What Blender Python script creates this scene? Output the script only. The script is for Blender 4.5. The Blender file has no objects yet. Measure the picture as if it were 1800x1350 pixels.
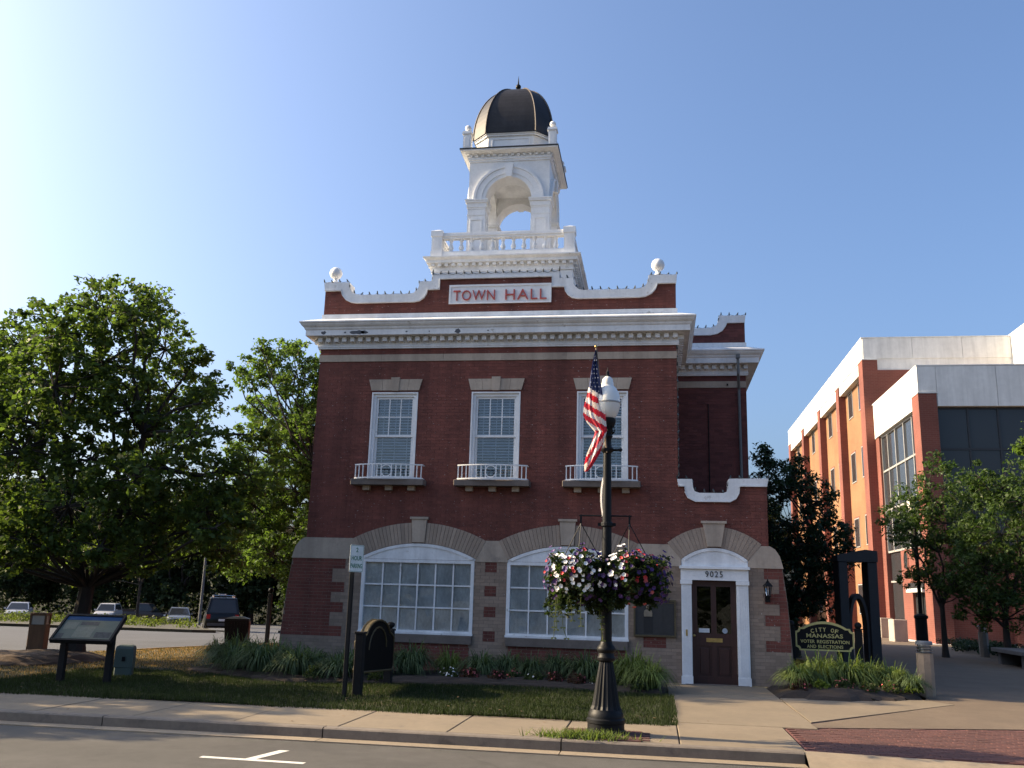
import bpy, math, random
import numpy as np
from mathutils import Vector, Matrix
PI = math.pi
rad = math.radians
random.seed(7)
RNG = np.random.default_rng(11)
SC = bpy.context.scene
COL = SC.collection

# ------------------------------------------------------------------ camera
cam_d = bpy.data.cameras.new('camera')
cam_d.sensor_width = 36.0
cam_d.lens = 1621.26 / 1800 * 36.0
cam_d.clip_start = 0.1
cam_d.clip_end = 3000
cam = bpy.data.objects.new('camera', cam_d)
COL.objects.link(cam)
pit, rol, yaw = 2.27088040e-01, 2.90829061e-02, -1.57254508e-01
fw0 = Vector((math.sin(yaw), math.cos(yaw), 0)); rt0 = Vector((math.cos(yaw), -math.sin(yaw), 0)); up0 = Vector((0, 0, 1))
fwd = fw0 * math.cos(pit) + up0 * math.sin(pit); upv = -fw0 * math.sin(pit) + up0 * math.cos(pit)
rgt = rt0 * math.cos(rol) + upv * math.sin(rol); upc = -rt0 * math.sin(rol) + upv * math.cos(rol)
cam.matrix_world = Matrix(((rgt.x, upc.x, -fwd.x, 0), (rgt.y, upc.y, -fwd.y, -20.5), (rgt.z, upc.z, -fwd.z, 1.658), (0, 0, 0, 1)))
SC.camera = cam

# ------------------------------------------------------------------ light
SUN_EL, SUN_AZ = rad(28), rad(-88.0)          # azimuth measured from +Y towards +X: the sun stands to the left
world = bpy.data.worlds.new('World'); SC.world = world
world.use_nodes = True
wn = world.node_tree.nodes; wl = world.node_tree.links
wn.clear()
sky = wn.new('ShaderNodeTexSky'); sky.sky_type = 'NISHITA'; sky.sun_disc = False
sky.sun_elevation = SUN_EL; sky.sun_rotation = SUN_AZ
sky.air_density = 0.95; sky.dust_density = 5.4; sky.ozone_density = 5.4; sky.altitude = 0
bg = wn.new('ShaderNodeBackground'); bg.inputs['Strength'].default_value = 0.085
wo = wn.new('ShaderNodeOutputWorld')
wl.new(sky.outputs[0], bg.inputs[0]); wl.new(bg.outputs[0], wo.inputs[0])
sun_d = bpy.data.lights.new('sun', 'SUN'); sun_d.energy = 3.4; sun_d.angle = rad(0.55); sun_d.color = (1.0, 0.78, 0.49)
sun = bpy.data.objects.new('sun', sun_d); COL.objects.link(sun)
sdir = Vector((math.sin(SUN_AZ) * math.cos(SUN_EL), math.cos(SUN_AZ) * math.cos(SUN_EL), math.sin(SUN_EL)))
sun.rotation_euler = sdir.to_track_quat('Z', 'Y').to_euler()
sun.location = (-40, 5, 30)
SC.view_settings.view_transform = 'Standard'; SC.view_settings.look = 'None'
SC.view_settings.exposure = 1.74; SC.view_settings.gamma = 1.0; SC.view_settings.use_curve_mapping = False
SC.cycles.max_bounces = 6; SC.cycles.transparent_max_bounces = 16
SC.cycles.use_denoising = True

# ------------------------------------------------------------------ materials
MATS = {}
def mat(name, col, rough=0.7, var=0.12, scale=6.0, bump=0.0, bscale=60.0, metal=0.0, island=0.0, objrand=0.0, spec=0.5,
        fleck=None, trans=None, stretch=None, spots=None, streak=0.0):
    """principled material: base colour broken up by noise in world space, optional per-island / per-object tint, flecks, bump"""
    if name in MATS: return MATS[name]
    m = bpy.data.materials.new(name); m.use_nodes = True
    n = m.node_tree.nodes; l = m.node_tree.links; n.clear()
    out = n.new('ShaderNodeOutputMaterial'); p = n.new('ShaderNodeBsdfPrincipled')
    p.inputs['Roughness'].default_value = rough; p.inputs['Metallic'].default_value = metal
    p.inputs['Specular IOR Level'].default_value = spec
    geo = n.new('ShaderNodeNewGeometry'); pos = geo.outputs['Position']
    if stretch:
        mp = n.new('ShaderNodeMapping'); mp.inputs['Scale'].default_value = stretch
        l.new(pos, mp.inputs['Vector']); pos = mp.outputs[0]
    def noise(s, d=4.0, r=0.6):
        t = n.new('ShaderNodeTexNoise'); t.inputs['Scale'].default_value = s; t.inputs['Detail'].default_value = d
        t.inputs['Roughness'].default_value = r; l.new(pos, t.inputs['Vector']); return t.outputs['Fac']
    def remap(v, a, b, c, d):
        r = n.new('ShaderNodeMapRange'); l.new(v, r.inputs[0])
        for i, q in enumerate((a, b, c, d)): r.inputs[i + 1].default_value = q
        return r.outputs[0]
    def mul(a, b):
        t = n.new('ShaderNodeMath'); t.operation = 'MULTIPLY'; l.new(a, t.inputs[0]); l.new(b, t.inputs[1]); return t.outputs[0]
    fac = mul(remap(noise(scale), 0.25, 0.75, 1 - var, 1 + var), remap(noise(scale * 7.3, 3.0), 0.25, 0.75, 1 - var * .6, 1 + var * .6))
    if island: fac = mul(fac, remap(geo.outputs['Random Per Island'], 0, 1, 1 - island, 1 + island))
    if objrand:
        oi = n.new('ShaderNodeObjectInfo'); fac = mul(fac, remap(oi.outputs['Random'], 0, 1, 1 - objrand, 1 + objrand))
    if streak:                                  # water marks running down the face
        ms_ = n.new('ShaderNodeMapping'); ms_.inputs['Scale'].default_value = (2.6, 2.6, .22); l.new(geo.outputs['Position'], ms_.inputs['Vector'])
        ts = n.new('ShaderNodeTexNoise'); ts.inputs['Scale'].default_value = 1.0; ts.inputs['Detail'].default_value = 5.0; ts.inputs['Roughness'].default_value = .65
        l.new(ms_.outputs[0], ts.inputs['Vector']); fac = mul(fac, remap(ts.outputs['Fac'], .38, .68, 1.0 + streak * .35, 1.0 - streak))
    mx = n.new('ShaderNodeVectorMath'); mx.operation = 'SCALE'; mx.inputs[0].default_value = col
    l.new(fac, mx.inputs['Scale']); c = mx.outputs[0]
    def blend(f, c0, col2):
        t = n.new('ShaderNodeMix'); t.data_type = 'RGBA'
        l.new(f, t.inputs[0]); l.new(c0, t.inputs[6]); t.inputs[7].default_value = (*col2, 1); return t.outputs[2]
    if spots:                                   # stains: (scale, threshold, softness, colour)
        c = blend(remap(noise(spots[0], 5.0, .65), spots[1], spots[1] + spots[2], 0, 1), c, spots[3])
    if fleck:
        c = blend(remap(noise(fleck[0], 2.0, .5), fleck[1], fleck[1] + .02, 0, 1), c, fleck[2])
    l.new(c, p.inputs['Base Color'])
    if bump:
        b = n.new('ShaderNodeBump'); b.inputs['Strength'].default_value = bump; b.inputs['Distance'].default_value = 0.01
        l.new(noise(bscale, 5.0), b.inputs['Height']); l.new(b.outputs[0], p.inputs['Normal'])
    sh = p.outputs[0]
    if trans:                                   # thin leaves let light through
        tb = n.new('ShaderNodeBsdfTranslucent'); t2 = n.new('ShaderNodeVectorMath'); t2.operation = 'MULTIPLY'
        l.new(c, t2.inputs[0]); t2.inputs[1].default_value = trans[1]; l.new(t2.outputs[0], tb.inputs[0])
        ms = n.new('ShaderNodeMixShader'); ms.inputs[0].default_value = trans[0]
        l.new(sh, ms.inputs[1]); l.new(tb.outputs[0], ms.inputs[2]); sh = ms.outputs[0]
    l.new(sh, out.inputs[0])
    MATS[name] = m
    return m

def glass_mat(name, tint=(0.90, 0.93, 0.95), amount=0.55, rough=0.03):
    m = bpy.data.materials.new(name); m.use_nodes = True
    n = m.node_tree.nodes; l = m.node_tree.links; n.clear()
    out = n.new('ShaderNodeOutputMaterial'); tr = n.new('ShaderNodeBsdfTransparent'); tr.inputs[0].default_value = (*tint, 1)
    gl = n.new('ShaderNodeBsdfGlossy'); gl.inputs['Roughness'].default_value = rough
    fr = n.new('ShaderNodeFresnel'); fr.inputs[0].default_value = 1.5
    r = n.new('ShaderNodeMapRange'); r.inputs[3].default_value = amount * .25; r.inputs[4].default_value = 1.0
    tx = n.new('ShaderNodeTexNoise'); tx.inputs['Scale'].default_value = 1.6
    bp = n.new('ShaderNodeBump'); bp.inputs['Strength'].default_value = 0.16; bp.inputs['Distance'].default_value = 0.05
    geo = n.new('ShaderNodeNewGeometry'); l.new(geo.outputs['Position'], tx.inputs['Vector'])
    l.new(tx.outputs['Fac'], bp.inputs['Height']); l.new(bp.outputs[0], gl.inputs['Normal'])
    l.new(fr.outputs[0], r.inputs[0])
    ms = n.new('ShaderNodeMixShader'); l.new(r.outputs[0], ms.inputs[0]); l.new(tr.outputs[0], ms.inputs[1]); l.new(gl.outputs[0], ms.inputs[2])
    l.new(ms.outputs[0], out.inputs[0]); return m

WHITE = mat('white_paint', (0.74, 0.74, 0.73), 0.6, .10, 2.2, .15, 40, streak=.16, spots=(4.5, .63, .07, (.47, .45, .41)))
WHITEC = mat('white_paint_clean', (0.77, 0.77, 0.76), 0.55, .09, 2.5, .1, 40, spots=(6, .68, .06, (.55, .54, .50)))
RED = mat('red_brick', (0.158, 0.048, 0.034), 0.85, .20, 1.1, .35, 70, island=.13, streak=.34, stretch=(.7, .7, 1.8), fleck=(23, .70, (.42, .36, .33)), spots=(.9, .6, .2, (.125, .036, .032)))
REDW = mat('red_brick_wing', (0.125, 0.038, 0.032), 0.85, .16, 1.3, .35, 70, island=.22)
MORTAR = mat('red_mortar', (0.150, 0.055, 0.046), 0.95, .15, 5, .3, 90)
BUFF = mat('buff_brick', (0.265, 0.195, 0.145), 0.85, .14, 1.5, .3, 70, island=.14, fleck=(23, .745, (.6, .55, .5)))
BUFFM = mat('buff_mortar', (0.21, 0.16, 0.125), 0.95, .12, 5, .3, 90)
STONE = mat('cast_stone', (0.41, 0.33, 0.255), 0.8, .12, 2.2, .2, 60, objrand=.05, streak=.22, spots=(3, .6, .15, (.22, .18, .15)))
VOUS = mat('arch_brick', (0.325, 0.25, 0.19), 0.85, .12, 3, .25, 60, objrand=.13)
SILLS = mat('sill_stone', (0.15, 0.12, 0.10), 0.85, .2, 3, .2, 60)
DOME = mat('dome_metal', (0.022, 0.021, 0.023), 0.55, .3, 2.5, .05, 20, spec=.3, streak=.3)
RIB = mat('dome_rib_metal', (0.085, 0.068, 0.055), 0.55, .2, 5, metal=.2)
DARKM = mat('dark_metal_edge', (0.03, 0.03, 0.032), 0.5, .1, 5)
BLACK = mat('black_cast_iron', (0.006, 0.0065, 0.0075), 0.5, .2, 9, .1, 80, spec=.2)
BLACKM = mat('black_matte_wood', (0.010, 0.0095, 0.0095), 0.75, .25, 7, .2, 60, spec=.25)
ROOF = mat('roof_membrane', (0.10, 0.10, 0.10), 0.9, .2, 2)
GLASS = glass_mat('window_glass', amount=.22)
GLASSD = glass_mat('office_glass', (.30, .31, .33), .12)
DOORW = mat('door_wood', (0.042, 0.013, 0.009), 0.45, .25, 3, .1, 30, stretch=(6, 6, 1))
BLIND = mat('blind_slat', (0.60, 0.63, 0.66), 0.6, .06, 4)
CURT = mat('window_curtain', (0.74, 0.75, 0.73), 0.8, .28, 1.3, stretch=(2, 1, 1))
INNER = mat('dark_interior', (0.03, 0.03, 0.03), 0.9)
REDPAINT = mat('red_letter_paint', (0.42, 0.075, 0.06), 0.5, .1, 6)
BRASS = mat('brass', (0.45, 0.33, 0.12), 0.35, .2, 10, metal=.8)
GOLD = mat('gold_paint', (0.62, 0.52, 0.19), 0.5, .1, 10)
CONC = mat('concrete', (0.185, 0.147, 0.100), 0.9, .13, 1.1, .25, 60, objrand=.08, spots=(2.1, .62, .12, (.135, .108, .082)), fleck=(60, .72, (.11, .09, .07)))
KERBM = mat('kerb_concrete', (0.150, 0.125, 0.10), 0.9, .2, 2.5, .3, 60, objrand=.07, spots=(3.1, .58, .14, (.085, .073, .062)))
GUTTER = mat('gutter_concrete', (0.24, 0.19, 0.13), 0.9, .14, 2, .25, 70, objrand=.05)
ASPH = mat('asphalt', (0.064, 0.059, 0.052), 0.92, .24, .7, .5, 120, spots=(1.3, .62, .1, (.060, .056, .051)), fleck=(150, .70, (.12, .11, .10)))
ASPHL = mat('asphalt_side_street', (0.055, 0.057, 0.062), 0.9, .2, .5, .4, 120)
PLAZA = mat('plaza_aggregate', (0.130, 0.096, 0.064), 0.9, .18, 1.2, .4, 110, fleck=(90, .68, (.2, .16, .115)))
PAVER = mat('plaza_brick_paver', (0.082, 0.032, 0.025), 0.85, .15, 3, .3, 70, island=.22)
SOIL = mat('mulch', (0.030, 0.020, 0.014), 0.95, .4, 8, .8, 40)
SOILL = mat('dry_mulch', (0.065, 0.038, 0.022), 0.95, .35, 8, .8, 40)
LAWN = mat('lawn_soil', (0.022, 0.026, 0.010), 0.95, .35, 1.6, .6, 60, spots=(.55, .52, .2, (.10, .072, .03)))
EARTH = mat('earth', (0.06, 0.06, 0.035), 0.95, .3, .4)
PAINTL = mat('road_paint', (0.62, 0.60, 0.54), 0.8, .12, 9, fleck=(45, .66, (.15, .14, .13)))

def leafmat(name, col, tr=(.48, (1.6, 1.75, .7)), isl=.35, rough=.55):
    return mat(name, col, rough, .2, .6, island=isl, trans=tr, spec=.18)
LEAF1 = leafmat('maple_leaf', (0.066, 0.098, 0.028))
LEAF2 = leafmat('bright_maple_leaf', (0.076, 0.118, 0.034))
LEAF3 = leafmat('evergreen_leaf', (0.022, 0.042, 0.020), (.2, (1.4, 1.6, .7)), .4, .4)
LEAF4 = leafmat('magnolia_leaf', (0.050, 0.080, 0.024), (.38, (1.5, 1.7, .7)), .4, .45)
LEAF5 = leafmat('sapling_leaf', (0.065, 0.080, 0.022))
LEAF6 = leafmat('background_leaf', (0.034, 0.050, 0.020), (.25, (1.4, 1.6, .7)))
LEAFY = leafmat('yellow_shrub_leaf', (0.20, 0.17, 0.03))
BARK = mat('bark', (0.028, 0.022, 0.018), 0.95, .3, 6, .9, 25, stretch=(3, 3, .6))
BLADE = leafmat('strap_leaf', (0.085, 0.120, 0.055), (.3, (1.5, 1.6, .8)), .45)
BLADEY = leafmat('bright_strap_leaf', (0.135, 0.175, 0.05), (.3, (1.5, 1.6, .8)), .4)
GRASS = leafmat('grass_blade', (0.024, 0.037, 0.011), (.25, (1.5, 1.5, .8)), .5)
GRASSD = leafmat('dry_grass_blade', (0.33, 0.215, 0.075), (.25, (1.3, 1.2, .8)), .4)

# ------------------------------------------------------------------ mesh helpers
class MB:
    def __init__(s): s.v = []; s.f = []
    def add(s, vs, fs):
        o = len(s.v); s.v += [tuple(p) for p in vs]; s.f += [tuple(i + o for i in q) for q in fs]; return s
    def box(s, x0, x1, y0, y1, z0, z1):
        return s.add([(x0, y0, z0), (x1, y0, z0), (x1, y1, z0), (x0, y1, z0), (x0, y0, z1), (x1, y0, z1), (x1, y1, z1), (x0, y1, z1)],
                     [(0, 3, 2, 1), (4, 5, 6, 7), (0, 1, 5, 4), (1, 2, 6, 5), (2, 3, 7, 6), (3, 0, 4, 7)])
    def cbox(s, x0, x1, y0, y1, z0, z1, c=.01):
        """box with its upright edges and top edges chamfered"""
        a = [(x0 + c, y0), (x1 - c, y0), (x1, y0 + c), (x1, y1 - c), (x1 - c, y1), (x0 + c, y1), (x0, y1 - c), (x0, y0 + c)]
        mx, my = (x0 + x1) / 2, (y0 + y1) / 2
        ins = [(min(max(p[0], x0 + c), x1 - c), min(max(p[1], y0 + c), y1 - c)) for p in a]
        vs = [(p[0], p[1], z0) for p in a] + [(p[0], p[1], z1 - c) for p in a] + [(mx + (p[0] - mx) * .97 if abs(p[0]-mx) < 0 else p[0], p[1], z1) for p in ins]
        fs = [tuple(range(7, -1, -1)), tuple(range(16, 24))]
        for i in range(8):
            j = (i + 1) % 8; fs += [(i, j, 8 + j, 8 + i), (8 + i, 8 + j, 16 + j, 16 + i)]
        return s.add(vs, fs)
    def prism(s, pts, y0, y1):
        """outline in the XZ plane pushed along Y (counter-clockwise seen from -Y)"""
        n = len(pts); vs = [(p[0], y0, p[1]) for p in pts] + [(p[0], y1, p[1]) for p in pts]
        fs = [tuple(range(n)), tuple(range(2 * n - 1, n - 1, -1))]
        for i in range(n): j = (i + 1) % n; fs.append((i, n + i, n + j, j))
        return s.add(vs, fs)
    def strip(s, A, B, y0, y1):
        """band between two polylines of equal length in XZ, pushed along Y"""
        n = len(A)
        for i in range(n - 1): s.prism([A[i], A[i + 1], B[i + 1], B[i]], y0, y1)
        return s
    def slab(s, pts, z0, z1):
        n = len(pts); vs = [(p[0], p[1], z0) for p in pts] + [(p[0], p[1], z1) for p in pts]
        fs = [tuple(range(n - 1, -1, -1)), tuple(range(n, 2 * n))]
        for i in range(n): j = (i + 1) % n; fs.append((i, j, n + j, n + i))
        return s.add(vs, fs)
    def lathe(s, prof, cx=0, cy=0, cz=0, seg=16, flute=0.0, ph=0.0):
        vs = []; fs = []
        for (r, z) in prof:
            for k in range(seg):
                a = 2 * PI * k / seg + ph; rr = r * (1 - (flute if k % 2 else 0))
                vs.append((cx + rr * math.cos(a), cy + rr * math.sin(a), cz + z))
        m = len(prof)
        for i in range(m - 1):
            for k in range(seg):
                k2 = (k + 1) % seg; fs.append((i * seg + k, i * seg + k2, (i + 1) * seg + k2, (i + 1) * seg + k))
        fs.append(tuple(range(seg - 1, -1, -1))); fs.append(tuple((m - 1) * seg + k for k in range(seg)))
        return s.add(vs, fs)
    def tube(s, pts, r, seg=6):
        """tube along a polyline; r is a number or one radius per point"""
        pts = [Vector(p) for p in pts]; n = len(pts); rs = r if isinstance(r, (list, tuple)) else [r] * n
        vs = []; fs = []; ref = None
        for i, p in enumerate(pts):
            t = (pts[min(i + 1, n - 1)] - pts[max(i - 1, 0)]).normalized()
            if ref is None: ref = Vector((0, 0, 1)) if abs(t.z) < .9 else Vector((1, 0, 0))
            u = t.cross(ref).normalized(); w = t.cross(u).normalized(); ref = u.cross(t) if False else ref
            for k in range(seg):
                a = 2 * PI * k / seg; vs.append(p + (u * math.cos(a) + w * math.sin(a)) * rs[i])
        for i in range(n - 1):
            for k in range(seg):
                k2 = (k + 1) % seg; fs.append((i * seg + k, (i + 1) * seg + k, (i + 1) * seg + k2, i * seg + k2))
        fs.append(tuple(range(seg))); fs.append(tuple((n - 1) * seg + k for k in range(seg - 1, -1, -1)))
        return s.add(vs, fs)
    def ball(s, c, r, seg=12, ring=8, sz=1.0):
        prof = [(max(1e-4, r * math.sin(PI * i / ring)), -r * sz * math.cos(PI * i / ring)) for i in range(ring + 1)]
        return s.lathe(prof, c[0], c[1], c[2], seg)
    def loft(s, rings, cap=True):
        n = len(rings[0]); vs = [p for r in rings for p in r]; fs = []
        for i in range(len(rings) - 1):
            for k in range(n): k2 = (k + 1) % n; fs.append((i * n + k, i * n + k2, (i + 1) * n + k2, (i + 1) * n + k))
        if cap: fs.append(tuple(range(n - 1, -1, -1))); fs.append(tuple((len(rings) - 1) * n + k for k in range(n)))
        return s.add(vs, fs)
    def mesh(s, name, m, smooth=False):
        me = bpy.data.meshes.new(name); me.from_pydata(s.v, [], s.f); me.update()
        if m: me.materials.append(m)
        if smooth:
            me.polygons.foreach_set('use_smooth', [True] * len(me.polygons))
            try: me.set_sharp_from_angle(angle=rad(40))
            except Exception: pass
        return me
    def build(s, name, m, parent=None, smooth=False, loc=(0, 0, 0)):
        return link(name, s.mesh(name, m, smooth), parent, loc)

def link(name, me, parent=None, loc=(0, 0, 0), rz=0.0):
    o = bpy.data.objects.new(name, me); COL.objects.link(o); o.location = loc
    if rz: o.rotation_euler = (0, 0, rz)
    if parent: o.parent = parent
    return o

def tag(o, label=None, cat=None, group=None, kind=None):
    if label: o['label'] = label
    if cat: o['category'] = cat
    if group: o['group'] = group
    if kind: o['kind'] = kind
    return o
def thing(name, label, cat, loc=(0, 0, 0), rz=0.0, group=None):
    o = bpy.data.objects.new(name, None); o.empty_display_size = .3; COL.objects.link(o); o.location = loc; o.rotation_euler = (0, 0, rz)
    return tag(o, label, cat, group)
def dup(root, loc, rz=0.0, label=None, scale=None, group=None):
    r = root.copy(); COL.objects.link(r); r.location = loc; r.rotation_euler = (0, 0, rz)
    if scale: r.scale = (scale,) * 3 if not isinstance(scale, tuple) else scale
    tag(r, label, None, group)
    for ch in list(root.children):
        c = ch.copy(); COL.objects.link(c); c.parent = r
        for g in list(ch.children):
            d = g.copy(); COL.objects.link(d); d.parent = c
    return r
def struct(name, mb, m, parent=None):
    o = mb.build(name, m, parent); o['kind'] = 'structure'; return o

def np_mesh(name, V, n_per, m, smooth=False):
    """many separate polygons of n_per corners each from a (k*n_per,3) array"""
    V = np.asarray(V, np.float32).reshape(-1, 3); k = len(V) // n_per
    me = bpy.data.meshes.new(name); me.vertices.add(len(V)); me.vertices.foreach_set('co', V.ravel())
    me.loops.add(len(V)); me.loops.foreach_set('vertex_index', np.arange(len(V), dtype=np.int32))
    me.polygons.add(k); me.polygons.foreach_set('loop_start', np.arange(k, dtype=np.int32) * n_per)
    me.update(calc_edges=True)
    me.materials.append(m); return me

def text_mesh(s, size, depth=.01, bold=0.0, spacing=1.0, m=None, name='lettering'):
    c = bpy.data.curves.new('lettering_curve', 'FONT'); c.body = s; c.size = size; c.extrude = depth; c.offset = bold
    c.align_x = 'CENTER'; c.align_y = 'CENTER'; c.space_character = spacing; c.resolution_u = 3
    o = bpy.data.objects.new('lettering_curve', c); COL.objects.link(o)
    dg = bpy.context.evaluated_depsgraph_get(); me = bpy.data.meshes.new_from_object(o.evaluated_get(dg))
    bpy.data.objects.remove(o); bpy.data.curves.remove(c); me.name = name
    me.materials.clear(); me.materials.append(m)
    return me
def stand(me, w=None, h=None):
    """fit a text mesh to width/height and stand it up in the XZ plane facing -Y"""
    co = np.empty(len(me.vertices) * 3); me.vertices.foreach_get('co', co); co = co.reshape(-1, 3)
    mn, mx = co.min(0), co.max(0); ctr = (mn + mx) / 2; co[:, :2] -= ctr[:2]
    if w: co[:, 0] *= w / (mx[0] - mn[0])
    if h: co[:, 1] *= h / (mx[1] - mn[1])
    co = np.stack([co[:, 0], -co[:, 2], co[:, 1]], 1)
    me.vertices.foreach_set('co', co.ravel().astype(np.float32)); me.update(); return me

def arc(cx, cz, r, a0, a1, n):
    return [(cx + r * math.sin(a0 + (a1 - a0) * i / n), cz + r * math.cos(a0 + (a1 - a0) * i / n)) for i in range(n + 1)]

# ================================================================== SETTING: ground
def zlot(y): return -.03 - .03 * max(0.0, y - 8)
g = MB(); g.add([(-1500, -1500, -4.2), (1500, -1500, -4.2), (1500, 1500, -4.2), (-1500, 1500, -4.2)], [(0, 1, 2, 3)])
struct('ground', g, EARTH)
g = MB(); g.box(-70, 70, -24, -8.98, -1.0, -.14); struct('road', g, ASPH)
# painted bay corner on the road
g = MB(); g.add([(-4.93, -10.43, -.136), (-3.73, -10.46, -.136), (-3.73, -10.36, -.136), (-4.93, -10.33, -.136)], [(0, 1, 2, 3)])
g.add([(-4.43, -10.34, -.136), (-4.31, -10.345, -.136), (-4.18, -9.70, -.136), (-4.30, -9.70, -.136)], [(0, 1, 2, 3)])
struct('road_marking', g, PAINTL)
def crack(x, y, n, step, ang, w):
    g = MB(); pts = []
    for i in range(n): pts.append((x, y)); ang += random.uniform(-.5, .5); x += step * math.cos(ang); y += step * math.sin(ang)
    for i in range(n - 1):
        (a, b), (c, d) = pts[i], pts[i + 1]; q = w * random.uniform(.5, 1.2); g.add([(a, b - q, -.1365), (c, d - q, -.1365), (c, d + q, -.1365), (a, b + q, -.1365)], [(0, 1, 2, 3)])
    struct('road_crack', g, mat('tar_crack', (.03, .028, .026), .8))
crack(-9.5, -9.9, 26, .22, .02, .006); crack(-2.2, -9.35, 14, .2, -.5, .005); crack(.2, -9.7, 18, .2, .1, .005)
V = []
for k in range(700):
    x = random.uniform(-11, 4); y = -9.0 - abs(random.gauss(0, .12)) + (.12 if random.random() < .5 else 0); y = min(y, -8.77); q = random.uniform(.004, .013); z = -.122 if y > -9.0 else -.136
    V.append([(x - q, y, z), (x, y - q * .7, z + .002), (x + q, y, z + .003), (x, y + q * .8, z + .001)])
o = link('gutter_grit', np_mesh('gutter_grit', np.array(V), 4, mat('grit', (.14, .11, .075), .9, .3, 30, island=.5))); o['kind'] = 'stuff'
# gutter pan and kerb in cast lengths
for i in range(-10, 5):
    x0, x1 = -1.14 + i * 3.0, -1.14 + (i + 1) * 3.0
    if i <= -1 or i == 0:
        x1 = min(x1, 1.70)
    if x0 >= 1.7: break
    g = MB(); g.box(x0 + .006, x1 - .006, -9.0, -8.745, -.5, -.125); struct('gutter', g, GUTTER)
    k = MB(); a, b = x0 + .008, x1 - .008
    prof = [(-8.74, -.5), (-8.74, -.02), (-8.725, -.006), (-8.70, 0.0), (-8.585, 0.0), (-8.585, -.5)]
    n = len(prof); k.add([(a, p[0], p[1]) for p in prof] + [(b, p[0], p[1]) for p in prof],
        [tuple(range(n)), tuple(range(2 * n - 1, n - 1, -1))] + [(i2, n + i2, n + (i2 + 1) % n, (i2 + 1) % n) for i2 in range(n)])
    struct('kerb', k, KERBM)
# dropped kerb and apron to the right
g = MB(); pts = []
for i in range(13):
    t = i / 12; x = 1.70 + t * 11
    pts.append((x, -8.60 - .10 * math.sin(min(1, t * 2) * PI / 2) , -9.05 - .15 * min(1, t * 3)))
vs = []; fs = []
for i, (x, yb, yf) in enumerate(pts):
    t = min(1, i / 3); zf = -.02 - .105 * t
    vs += [(x, yb, 0.0 - .03 * t), (x, yf + .25 * (1 - t), zf), (x, yf, -.13), (x, yf, -.5), (x, yb, -.5)]
for i in range(12):
    for k in range(4): fs.append((i * 5 + k, i * 5 + k + 1, i * 5 + 6 + k, i * 5 + 5 + k))
g.add(vs, fs); struct('kerb', g, GUTTER)
# pavement slabs with open joints, a little uneven
def slab(x0, x1, y0, y1, z, name='pavement', m=CONC, j=.007):
    g = MB(); g.cbox(x0 + j, x1 - j, y0 + j, y1 - j, -.4, z, .008); o = struct(name, g, m); return o
xs = [-34.0]
while xs[-1] < -2.0: xs.append(round(xs[-1] + 1.41, 3))
off = -1.175 - min(xs, key=lambda v: abs(v + 1.175))
xs = [v + off for v in xs if v + off < -1.0]
for a, b in zip(xs[:-1], xs[1:]): slab(a, b, -8.585, -6.86, random.uniform(-.004, .002))
slab(xs[-1], .275, -8.585, -6.86, 0)
slab(.275, 1.74, -8.585, -6.5, -.002)
# walk to the door
for a, b in ((-6.5, -4.3), (-4.3, -2.15), (-2.15, -.02)): slab(.21, 2.22, a, b, random.uniform(-.003, .003), 'path')
g = MB(); g.slab([(2.24, -2.2), (4.95, -1.35), (5.3, -2.0), (2.24, -5.7)], -.4, -.004); struct('path', g, CONC)
# sub-grade under joints
g = MB(); g.box(-40, 2.3, -8.57, -.05, -.6, -.035); struct('ground_bed', g, SOIL)
# plaza to the right of the hall
g = MB(); g.slab([(1.78, -6.42), (2.26, -5.82), (5.33, -1.98), (4.98, -1.33), (5.75, .9), (5.4, 3), (4.2, 14), (3.0, 80), (60, 80), (60, -6.0), (10, -5.0), (5.2, -5.35)], -.5, -.008); struct('plaza', g, PLAZA)
# brick band in the plaza: herringbone-like running bond, real joints
pv = MB()
def xl(y): return 1.80
def ytop(x): return -6.40 + (x - 1.76) * .30
def ybot(x): return -8.56
y = -8.56; r = 0
while y < -3.0:
    x = 1.78 + (r % 2) * .10
    while x < 14:
        if y + .1 < ytop(x) and y > -8.6: pv.cbox(x + .004, x + .196, y + .004, y + .096, -.06, -.012 + random.uniform(-.0025, .0025), .004)
        x += .2
    y += .1; r += 1
o = pv.build('paving_bricks', PAVER); o['kind'] = 'stuff'
tag(o, 'red brick paving band laid beside the kerb at the right', 'brick paving')
g = MB(); g.box(1.76, 14, -8.58, -3.0, -.5, -.022); struct('paving_bed', g, MORTAR)

# side street and car park on the left, falling away from the hall
V = []; ys = [-8.58, -4, 0, 4, 8, 14, 22, 34, 50, 70, 100]
near = {-8.58: -15.6, -4: -14.5, 0: -14.45, 4: -13.75, 8: -12.4, 14: -12.6, 22: -11.5, 34: -11, 50: -11, 70: -11, 100: -11}
g = MB()
for i in range(len(ys) - 1):
    a, b = ys[i], ys[i + 1]; za, zb = zlot(a), zlot(b)
    g.add([(-150, a, za), (near[a], a, za), (near[b], b, zb), (-150, b, zb)], [(0, 1, 2, 3)])
struct('side_street', g, ASPHL)
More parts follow.
